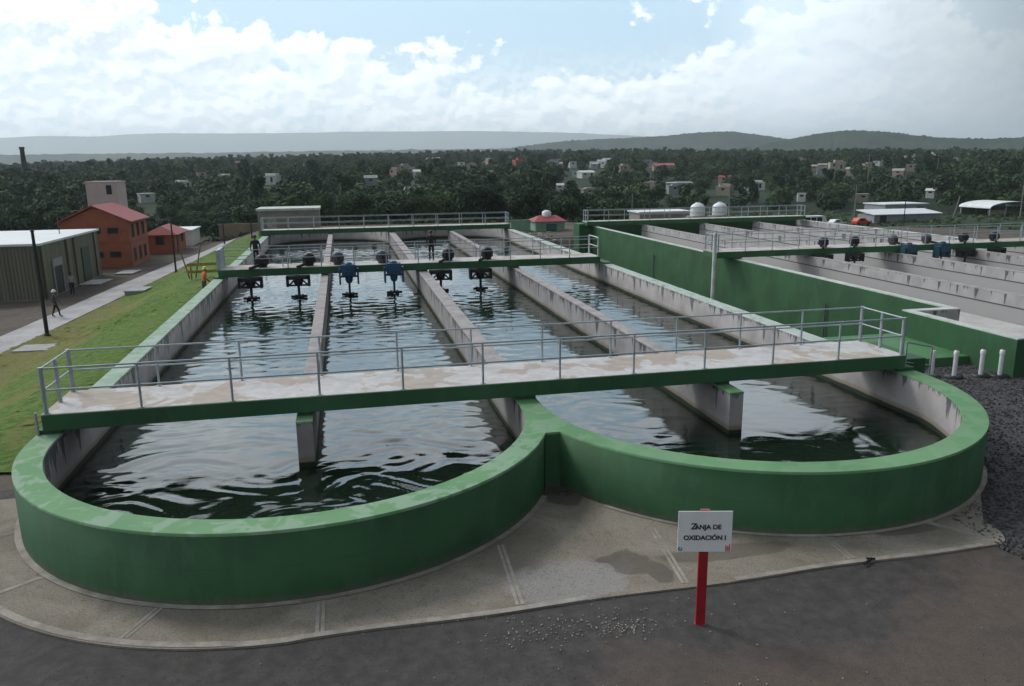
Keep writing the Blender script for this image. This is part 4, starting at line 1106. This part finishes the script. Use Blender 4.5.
lg.build('logo', simple('red_logo', (.52, .07, .09), .6), pnl)

# ------------------------------------------------------------------ people
def person(label, loc, rz, shirt, trousers, hat=None, hatmat=None, stride=.12, arm=.12, bend=0.0, s=1.0):
    t = thing('person', label, 'person', loc, rz)
    J = {'pelvis': (0, 0, .96), 'waist': (0, .01+bend*.1, 1.12), 'chest': (0, .0+bend*.3, 1.36), 'neck': (0, .01+bend*.42, 1.50), 'jaw': (0, .03+bend*.48, 1.585), 'head': (0, .02+bend*.5, 1.67), 'crown': (0, .0+bend*.5, 1.74)}
    E_ = [('pelvis', 'waist'), ('waist', 'chest'), ('chest', 'neck'), ('neck', 'jaw'), ('jaw', 'head'), ('head', 'crown')]
    rad = {'pelvis': .15, 'waist': .135, 'chest': .165, 'neck': .06, 'jaw': .07, 'head': .098, 'crown': .07}
    for k, sd_ in (('l', -1), ('r', 1)):
        q = stride*sd_
        J.update({k+'hip': (.09*sd_, 0, .90), k+'knee': (.10*sd_, q*.6+.03, .50), k+'ankle': (.10*sd_, q-.02, .09), k+'toe': (.11*sd_, q+.15, .04),
                  k+'sh': (.19*sd_, bend*.3, 1.42), k+'elb': (.26*sd_, -.04-q*.4+bend*.4, 1.14), k+'wr': (.25*sd_, arm-q*.6+bend*.5, .92), k+'hand': (.245*sd_, arm+.03-q*.6+bend*.55, .83)})
        E_ += [('pelvis', k+'hip'), (k+'hip', k+'knee'), (k+'knee', k+'ankle'), (k+'ankle', k+'toe'), ('chest', k+'sh'), (k+'sh', k+'elb'), (k+'elb', k+'wr'), (k+'wr', k+'hand')]
        rad.update({k+'hip': .10, k+'knee': .065, k+'ankle': .048, k+'toe': .042, k+'sh': .072, k+'elb': .048, k+'wr': .034, k+'hand': .036})
    names = list(J)
    me = bpy.data.meshes.new('person'); me.from_pydata([J[n] for n in names], [(names.index(a), names.index(b)) for a, b in E_], [])
    tmp = bpy.data.objects.new('tmp', me); COL.objects.link(tmp)
    sk = tmp.modifiers.new('skin', 'SKIN'); tmp.modifiers.new('sub', 'SUBSURF').levels = 2
    tmp.modifiers['sub'].render_levels = 2
    for i, n in enumerate(names):
        me.skin_vertices[0].data[i].radius = (rad[n], rad[n]*(.72 if n in ('pelvis', 'waist', 'chest') else 1)); me.skin_vertices[0].data[i].use_root = n == 'pelvis'
    bpy.context.view_layer.update()
    bme = bpy.data.meshes.new_from_object(tmp.evaluated_get(bpy.context.evaluated_depsgraph_get()))
    bpy.data.objects.remove(tmp)
    bme.materials.clear(); [bme.materials.append(m) for m in (M_SKIN, shirt, trousers, M_BLACK)]
    for p in bme.polygons:
        z, x = p.center.z, abs(p.center.x); p.use_smooth = True
        if z < .11: p.material_index = 3
        elif z < 1.0 and x < .205: p.material_index = 2
        elif z < 1.49 and not (x > .205 and z < .95): p.material_index = 1
        else: p.material_index = 0
    b = bpy.data.objects.new('body', bme); COL.objects.link(b); b.parent = t
    hy = bend*.5
    if hat == 'helmet':
        MB().lathe((0, hy+.01, 1.67), [(.165, 0), (.16, .012), (.128, .02), (.125, .07), (.10, .125), (.05, .155), (0, .16)], 18).build('helmet', hatmat, t)
    else:
        MB().lathe((0, hy-.005, 1.66), [(.108, 0), (.112, .05), (.09, .11), (.05, .135), (0, .14)], 16).build('hair', hatmat or M_BLACK, t)
    return t
C_BLACK = simple('black_cloth', (.014, .015, .018), .85, .3, 9, 0)
C_NAVY = simple('navy_cloth', (.020, .026, .045), .85, .3, 9, 0)
C_PALE = simple('pale_shirt_cloth', (.30, .30, .31), .85, .15, 9, 0)
C_ORANGE = simple('orange_vest_cloth', (.62, .13, .03), .8, .15, 9, 0)
C_GREY = simple('grey_cloth', (.07, .07, .075), .85, .2, 9, 0)
HY = simple('yellow_helmet', (.68, .60, .03), .4, .1, 6, 0)
person('person in black clothes standing on the walkway with the aerators', (5.1, 47.0, DT), R(170), C_BLACK, C_BLACK, stride=.03)
person('person in dark clothes standing near the grassy end of the aerator walkway', (-5.05, 47.4, DT), R(190), C_NAVY, C_BLACK, stride=.08)
person('worker in orange vest and yellow hard hat beside the long tank wall', (-8.25, 48.6, yz(-8.25, 48.6)+.02), R(-60), C_ORANGE, C_GREY, 'helmet', HY, .06, .2, .25)
person('person in pale shirt and dark trousers before the warehouse doorway', (-20.7, 65.4, yz(-20.7, 65.4)+.06), R(200), C_PALE, C_NAVY, stride=.05)
person('person in grey with white hard hat walking behind the nearest dark pole', (-18.75, 55.6, yz(-18.75, 55.6)+.06), R(-80), C_GREY, C_BLACK, 'helmet', M_WHITE, .24, .15)

# ------------------------------------------------------------------ houses on the wooded slope
HOUSES = [
 (-77, 665, 18.9, 7.7, 'pink', 'red', 'wide pink house with red roof above the small orange hut'),
 (-66, 414, 4.8, 3.2, 'pink', 'flat', 'small dull pink flat house on the wooded slope beyond the orange hut'),
 (-64, 354, 7.4, 3.2, 'white', 'flat', 'white flat house among trees behind the orange brick building'),
 (-58, 261, 4.8, 2.4, 'white', 'flat', 'low white hut at the forest edge beyond the orange building'),
 (-168, 519, 6.3, 3.5, 'tan', 'flat', 'tan flat house deep in the trees behind the warehouse'),
 (-30, 346, 8.9, 4.0, 'white', 'flat', 'broad white flat house above the grey block building'),
 (-28, 587, 10.6, 4.5, 'white', 'flat', 'long white house high above the grey block building'),
 (-18, 301, 3.1, 2.4, 'white', 'flat', 'tiny white hut low in trees over the grey block building'),
 (17, 417, 5.9, 4.8, 'yellow', 'flat', 'bright yellow flat house among the trees'),
 (26, 415, 6.4, 4.3, 'pink', 'flat', 'pink flat house beside the bright yellow one'),
 (41, 517, 8.0, 4.7, 'tan', 'flat', 'tan flat house uphill from the yellow and pink pair'),
 (37, 392, 4.5, 4.0, 'white', 'gable', 'small white gabled house downhill right of the pink one'),
 (71, 626, 11.3, 6.5, 'white', 'gable', 'white gabled house high on the wooded slope near the skyline'),
 (80, 493, 6.4, 3.2, 'tan', 'flat', 'tan flat house high on the slope behind the far walkway'),
 (107, 566, 6.6, 7.4, 'pink', 'gable', 'tall pink gabled house behind the far walkway'),
 (70, 377, 4.9, 2.9, 'white', 'flat', 'low white house in trees below the tall pink gabled one'),
 (106, 468, 6.8, 5.5, 'red', 'flat', 'red flat house alone near the tree skyline'),
 (144, 485, 5.2, 4.5, 'white', 'flat', 'small white cube house high above the green hut'),
 (159, 482, 13.0, 4.5, 'white', 'flat', 'long white flat house on the slope above the green hut'),
 (123, 387, 8.3, 4.2, 'white', 'gable', 'white gabled house below the long white flat one'),
 (118, 393, 4.7, 3.2, 'green', 'flat', 'pale green house beside a white gabled one'),
 (82, 294, 3.1, 2.7, 'white', 'gable', 'tiny white gabled house low in dark trees above the green hut'),
 (88, 275, 5.9, 2.4, 'tan', 'flat', 'low tan flat house in the trees behind the green hut roof'),
 (79, 265, 2.8, 2.4, 'white', 'flat', 'tiny white hut in trees just above the green hut'),
 (130, 324, 6.3, 2.4, 'tan', 'flat', 'tan flat house in dark trees left of the long pale roof'),
 (185, 437, 13.4, 5.5, 'tan', 'redgable', 'tan house under a broad red gable roof'),
 (150, 336, 13.2, 2.4, 'grey', 'whiteflat', 'long low grey shed with a pale roof in the forest'),
 (157, 327, 3.7, 2.4, 'tan', 'flat', 'small tan hut beside the long low grey shed'),
 (172, 308, 8.6, 3.6, 'white', 'flat', 'white boxy house standing alone low in the dark forest'),
 (176, 345, 6.0, 3.0, 'pink', 'redgable', 'pink house with red gable roof near the tall forest'),
 (381, 799, 15.9, 4.5, 'tan', 'flat', 'wide tan house on the far ridge skyline'),
 (265, 495, 5.8, 2.9, 'white', 'flat', 'small white house above the boxy white one'),
 (385, 677, 9.0, 5.0, 'tan', 'flat', 'tan house on the ridge below the dark hill'),
 (298, 484, 14.6, 4.4, 'tan', 'flat', 'wide tan house on the slope left of a taller tan one'),
 (260, 381, 8.3, 5.3, 'tan', 'flat', 'tall tan house on the slope beneath the dark hill'),
 (247, 350, 6.6, 4.4, 'tan', 'gable', 'tan gabled house beside the tall tan one'),
 (322, 433, 4.8, 2.8, 'white', 'flat', 'small white house below the dark hill'),
 (386, 484, 7.9, 4.8, 'white', 'flat', 'white flat house on the slope near the pink gabled one'),
 (464, 563, 13.1, 6.5, 'pink', 'gable', 'big pink gabled house at the foot of the dark hill'),
 (184, 220, 2.9, 2.4, 'white', 'gable', 'small white gabled house low in trees over the grey shed'),
 (280, 350, 5.2, 4.0, 'tan', 'flat', 'tan flat house in trees above the grey shed'),
 (160, 220, 3.5, 2.4, 'tan', 'flat', 'low tan hut in bushes behind the red car'),
 (603, 657, 8.0, 5.7, 'white', 'flat', 'white flat house far off by the foot of the hills'),
 (544, 576, 8.1, 4.1, 'white', 'flat', 'low white house farther along the foot of the hills'),
 (422, 432, 6.2, 4.6, 'white', 'gable', 'white gabled house on the slope near the arched shed'),
 (148, 235, 2.8, 2.4, 'white', 'flat', 'tiny white hut in the trees over the white van'),
]

WALLS = {'white': M_PWHITE, 'tan': M_TAN, 'pink': M_PPINK, 'yellow': M_PYEL, 'green': M_PGREEN, 'red': M_PRED, 'grey': M_GREYSHED}
rr = random.Random(31)
GEN = 'small pale house, one of many scattered among trees over the wooded slope'
for i in range(58):
    bx, by, *_ = HOUSES[rr.choice((0, 2, 5, 8, 9, 11, 13, 14, 17, 18, 19, 22, 24, 25, 28, 30, 33, 34, 36, 37, 38, 38, 40, 42, 43))]
    k = rr.uniform(.86, 1.16); q = rr.gauss(0, 22)
    x, y = bx*k+q, by*k-q*.3
    if any(math.hypot(x-h_[0], y-h_[1]) < 11 for h_ in HOUSES) or math.hypot(x, y) < 255: continue
    HOUSES.append((x, y, rr.uniform(4, 7), rr.uniform(2.8, 4.2), rr.choice(('white', 'tan', 'tan', 'tan', 'pink', 'grey', 'grey')), rr.choice(('flat', 'flat', 'flat', 'gable')), GEN))
for (x, y, wd, h, wc, rc, lab) in HOUSES:
    face = math.atan2(x, y)
    t = thing('house', lab, 'house', (x, y, yz(x, y)+1.0), -face+rr.uniform(-.5, .5), 'small pale houses on the wooded slope' if lab == GEN else 'houses on the wooded slope')
    dp = wd*rr.uniform(.6, .9); hw = wd/2; wm_ = WALLS[wc]; gab = 'gable' in rc
    h = h*.64; wd *= .88; hw = wd/2; hb = h*(.72 if gab else .93)+.2
    m = MB().box(-hw, hw, 0, dp, -1.8, hb)
    if not gab and wd > 5: m.box(-hw*.3, hw*.85, dp*.3, dp*.95, hb-.01, hb+h*.42)       # a set-back upper room
    m.build('wall', wm_, t)
    rm = M_REDROOF if 'red' in rc else (M_PWHITE if wc == 'white' else M_WHITEB if 'white' in rc else M_SLAB)
    if gab:
        zt = h+.5
        m = MB().add([(-hw-.3, -.3, hb), (hw+.3, -.3, hb), (hw+.3, dp+.3, hb), (-hw-.3, dp+.3, hb), (-hw-.3, dp/2, zt), (hw+.3, dp/2, zt)], [(0, 1, 5, 4), (2, 3, 4, 5), (1, 2, 5), (3, 0, 4), (0, 3, 2, 1)])
    else:
        m = MB().box(-hw-.2, hw+.2, -.2, dp+.2, hb+.002, hb+.22)
    m.build('roof', rm, t)
    k = max(1, int(wd/3.2))
    for i in range(k):
        xx = -hw+wd*(i+.5)/k
        if i == k//2 and k > 1: MB().box(xx-.45, xx+.45, -.05, .02, .1, min(2.1, hb-.2)).build('door', M_DARK, t)
        else: MB().box(xx-.55, xx+.55, -.05, .02, hb*.45, hb*.8).build('window', M_GLASS, t)

# ------------------------------------------------------------------ trees
def crown_mesh(name, mat, seed, n, size, lobes, flat=.8):
    """leaf clumps spread through the volume of several uneven lobes"""
    r = np.random.default_rng(seed); V = np.zeros((n, 4, 3))
    L = np.array(lobes); wts = L[:, 3]**2.2; idx = r.choice(len(L), n, p=wts/wts.sum())
    d = r.normal(size=(n, 3)); d /= np.linalg.norm(d, axis=1)[:, None]
    rad = L[idx, 3]*(r.random(n)**.27)*(1+.22*np.sin(d[:, 0]*5+seed)*np.cos(d[:, 1]*4+d[:, 2]*3))
    c = L[idx, :3]+d*rad[:, None]*np.array([1, 1, flat])
    nrm = d*.9+r.normal(size=(n, 3))*.6+np.array([0, 0, .3]); nrm /= np.linalg.norm(nrm, axis=1)[:, None]
    a = np.cross(nrm, r.normal(size=(n, 3))); a /= np.linalg.norm(a, axis=1)[:, None]; b = np.cross(nrm, a)
    s = size*r.uniform(.55, 1.3, n)[:, None]
    V[:, 0] = c-a*s-b*s*.5; V[:, 1] = c-b*s*.8+a*s*.6+nrm*s*.2; V[:, 2] = c+a*s+b*s*.4; V[:, 3] = c+b*s*.9-a*s*.5+nrm*s*.15
    me = bpy.data.meshes.new(name); me.from_pydata(V.reshape(-1, 3).tolist(), [], np.arange(n*4).reshape(n, 4).tolist())
    me.materials.append(mat); me.update()
    return me
def lobes(seed, h, rad, k, lo=.3):
    r = random.Random(seed); out = [(0, 0, h*.62, rad*.75)]
    for i in range(k):
        a = i*2.4+r.uniform(-.5, .5); q = rad*r.uniform(.3, .75); z = h*r.uniform(lo+.08, .88)
        out.append((q*math.cos(a), q*math.sin(a), z, rad*r.uniform(.34, .6)))
    return out
def trunk_mesh(name, seed, h, spread):
    r = random.Random(seed); m = MB(); p = Vector((0, 0, -.4)); q = Vector((r.uniform(-.15, .15), r.uniform(-.15, .15), h*.42))
    m.tube(p, q, .22, .15, 7)
    for i in range(5):
        a = i*1.3+r.random(); e = q+Vector((math.cos(a)*spread*r.uniform(.4, .8), math.sin(a)*spread*r.uniform(.4, .8), h*r.uniform(.15, .38)))
        m.tube(q-Vector((0, 0, .1)), e, .10, .03, 5)
    o = m.build(name, M_BARK); me = o.data; bpy.data.objects.remove(o)
    return me
KINDS = [('broad dark tree', M_LEAF3, 5.6, 3.3, 9, .24, .78), ('rounded mid green tree', M_LEAF2, 5.0, 2.7, 8, .26, .85), ('tall narrow dark tree', M_LEAF1, 7.6, 1.6, 8, .14, 1.25),
         ('low spreading tree', M_LEAF1, 3.9, 2.9, 9, .22, .7), ('loose olive tree', M_LEAF2, 5.2, 2.9, 7, .28, .9)]
PROTO = []
for i, (nm, lm, h, rd, k, lo, fl) in enumerate(KINDS):
    lb = lobes(40+i, h, rd, k, lo)
    PROTO.append((nm, crown_mesh('crown', lm, 60+i, 3000 if i != 4 else 2200, .16, lb, fl), trunk_mesh('trunk', 80+i, h, rd),
                  crown_mesh('far_crown', lm, 90+i, 480, .34, lb, fl), h, rd))
SECT = [(40, 'at the wood edge behind the left half of the warehouse'), (70, 'over the warehouse roof'), (130, 'behind the orange brick building and pale tower'), (185, 'behind the small orange hut'), (256, 'beyond the low tan yard wall'),
        (325, 'behind the grey block building'), (420, 'behind the near half of the farthest walkway'), (505, 'behind the end of the farthest walkway'), (585, 'behind the small green hut'), (680, 'behind the walkway of the empty tank'),
        (765, 'behind the two white water tanks'), (860, 'behind the white van'), (940, 'behind the grey sheds'), (2000, 'around the arched shed')]
def screen_x(x, y):
    v = Vector((x, y, -7.4)); return 512+780*v.dot(CAM_RIGHT)/v.dot(CAM_FWD)
KEEP = [(-27, 97, 6), (-122, 350, 9), (-20, 112, 7), (136, 174, 12), (128, 162, 12), (167, 174, 14), (101, 156, 9), (108, 157, 7), (114, 157, 7), (38, 92, 7), (183, 250, 4), (236, 280, 4)]
rt = random.Random(77); cand = []
for _ in range(60000):
    a = R(rt.uniform(-25, 46)); d = math.sqrt(rt.uniform(118**2, 1120**2))
    cand.append((d, a))
cand.sort()
placed = {}; spots = []
HB = [(math.atan2(x, y), math.hypot(x, y), wd) for (x, y, wd, h, wc, rc, lab) in HOUSES]
for d, a in cand:
    x, y = d*math.sin(a), d*math.cos(a); ad = math.degrees(a)
    dmin = 126 if ad < -9 else (118 if ad < 20 else (118+80*min(1, (ad-20)/5) if ad < 27.5 else 246))
    if d < dmin: continue
    gap = 4.0 if d < 260 else (5.6 if d < 450 else 7.4)
    cell = (int(x//gap), int(y//gap))
    if any((x-u)**2+(y-v)**2 < gap*gap for i in (-1, 0, 1) for j in (-1, 0, 1) for (u, v) in placed.get((cell[0]+i, cell[1]+j), ())): continue
    if any((x-u)**2+(y-v)**2 < q*q for u, v, q in KEEP): continue
    bad = False
    for ha, hd, wd in HB:
        da = abs(a-ha)*hd
        if (da < wd*.5+3.6 and hd-40 < d < hd+wd+2) or (da < wd*.5+2.2 and hd-130 < d < hd and rt.random() < .85): bad = True; break
    if bad: continue
    # clearings: brush instead of trees here and there
    cl = math.sin(x/31+2)*math.sin(y/44+1)+.4*math.sin(x/13-y/19)
    if cl > .95 and d > 200 and rt.random() < .7: continue
    placed.setdefault(cell, []).append((x, y)); spots.append((d, x, y))
rt = random.Random(5)
for d, x, y in spots[:300]:
    low = -15 < math.degrees(math.atan2(x, y)) < -8 and d < 190
    k = rt.choices(range(5), (5, 4, .7, 4, 3) if not low else (0, 1, 0, 6, 1))[0]
    nm, cm, tm, fm, h, rd = PROTO[k]
    sx = screen_x(x, y); sec = next(s for lim, s in SECT if sx < lim)
    lab = f'{nm} {sec}'
    t = thing('tree', lab, 'tree', (x, y, yz(x, y)-.1), rt.random()*6.28, lab)
    s = rt.uniform(.65, 1.1)*(.7 if low else 1.0); t.scale = (s*rt.uniform(.9, 1.15), s*rt.uniform(.9, 1.15), s)
    for n_, me in (('trunk', tm), ('crown', cm)):
        o = bpy.data.objects.new(n_, me); COL.objects.link(o); o.parent = t
# the rest of the wood: one object, crowns set on points
pts = spots[300:]
me = bpy.data.meshes.new('wood'); me.from_pydata([(x, y, yz(x, y)-.3) for d, x, y in pts], [], [])
wood = bpy.data.objects.new('wood', me); COL.objects.link(wood); tag(wood, kind='stuff')
tree = bpy.data.node_groups.new('wood', 'GeometryNodeTree')
tree.interface.new_socket('Geometry', in_out='INPUT', socket_type='NodeSocketGeometry'); tree.interface.new_socket('Geometry', in_out='OUTPUT', socket_type='NodeSocketGeometry')
G = NT(tree); gi = G.node('NodeGroupInput'); go = G.node('NodeGroupOutput')
jn = G.node('GeometryNodeJoinGeometry')
for (nm, cm, tm, fm, h, rd) in reversed(PROTO):
    o = bpy.data.objects.new('far_crown', fm)
    oi = G.node('GeometryNodeObjectInfo'); oi.inputs['Object'].default_value = o; oi.inputs['As Instance'].default_value = True
    G.l.new(oi.outputs['Geometry'], jn.inputs[0])
def rnd(lo, hi, seed, typ='FLOAT'):
    n = G.node('FunctionNodeRandomValue', data_type=typ)
    ks = [s for s in n.inputs if s.enabled]
    ks[0].default_value = lo; ks[1].default_value = hi
    n.inputs['Seed'].default_value = seed
    return next(s for s in n.outputs if s.enabled)
ip = G.node('GeometryNodeInstanceOnPoints')
m2p = G.node('GeometryNodeMeshToPoints'); G.l.new(gi.outputs[0], m2p.inputs['Mesh'])
G.l.new(m2p.outputs[0], ip.inputs['Points']); G.l.new(jn.outputs[0], ip.inputs['Instance'])
ip.inputs['Pick Instance'].default_value = True
G.l.new(rnd(0, 4, 3, 'INT'), ip.inputs['Instance Index'])
G.l.new(rnd((0, 0, 0), (0, 0, 6.28), 5, 'FLOAT_VECTOR'), ip.inputs['Rotation'])
G.l.new(rnd(.6, 1.5, 8), ip.inputs['Scale'])
G.l.new(ip.outputs[0], go.inputs[0])
wood.modifiers.new('wood', 'NODES').node_group = tree
# low brush on the bank before the wood
def brush(name, seed, n, area, mat, hmax):
    r = np.random.default_rng(seed); lb = []
    V = []
    for i in range(n):
        a = math.radians(r.uniform(*area[:2])); d = r.uniform(*area[2:]); x, y = d*math.sin(a), d*math.cos(a); z = yz(x, y); R_ = r.uniform(.5, hmax)
        k = 26; dd = r.normal(size=(k, 3)); dd /= np.linalg.norm(dd, axis=1)[:, None]; dd[:, 2] = abs(dd[:, 2])
        c = np.array([x, y, z])+dd*R_*np.array([1.2, 1.2, .8])*(r.random(k)**.4)[:, None]
        u = np.cross(dd+r.normal(size=(k, 3))*.5, r.normal(size=(k, 3))); u /= np.linalg.norm(u, axis=1)[:, None]; w_ = np.cross(dd, u)
        s = r.uniform(.15, .34, k)[:, None]
        V.append(np.stack([c-u*s, c-w_*s*.6, c+u*s, c+w_*s*.6], 1))
    V = np.concatenate(V); me = bpy.data.meshes.new(name); me.from_pydata(V.reshape(-1, 3).tolist(), [], np.arange(len(V)*4).reshape(-1, 4).tolist())
    me.materials.append(mat); o = bpy.data.objects.new(name, me); COL.objects.link(o); return tag(o, kind='stuff')
brush('brush', 3, 900, (-25, 20, 113, 150), M_LEAF2, 1.3)
brush('brush', 4, 1100, (18, 46, 118, 245), M_LEAF2, 1.2)
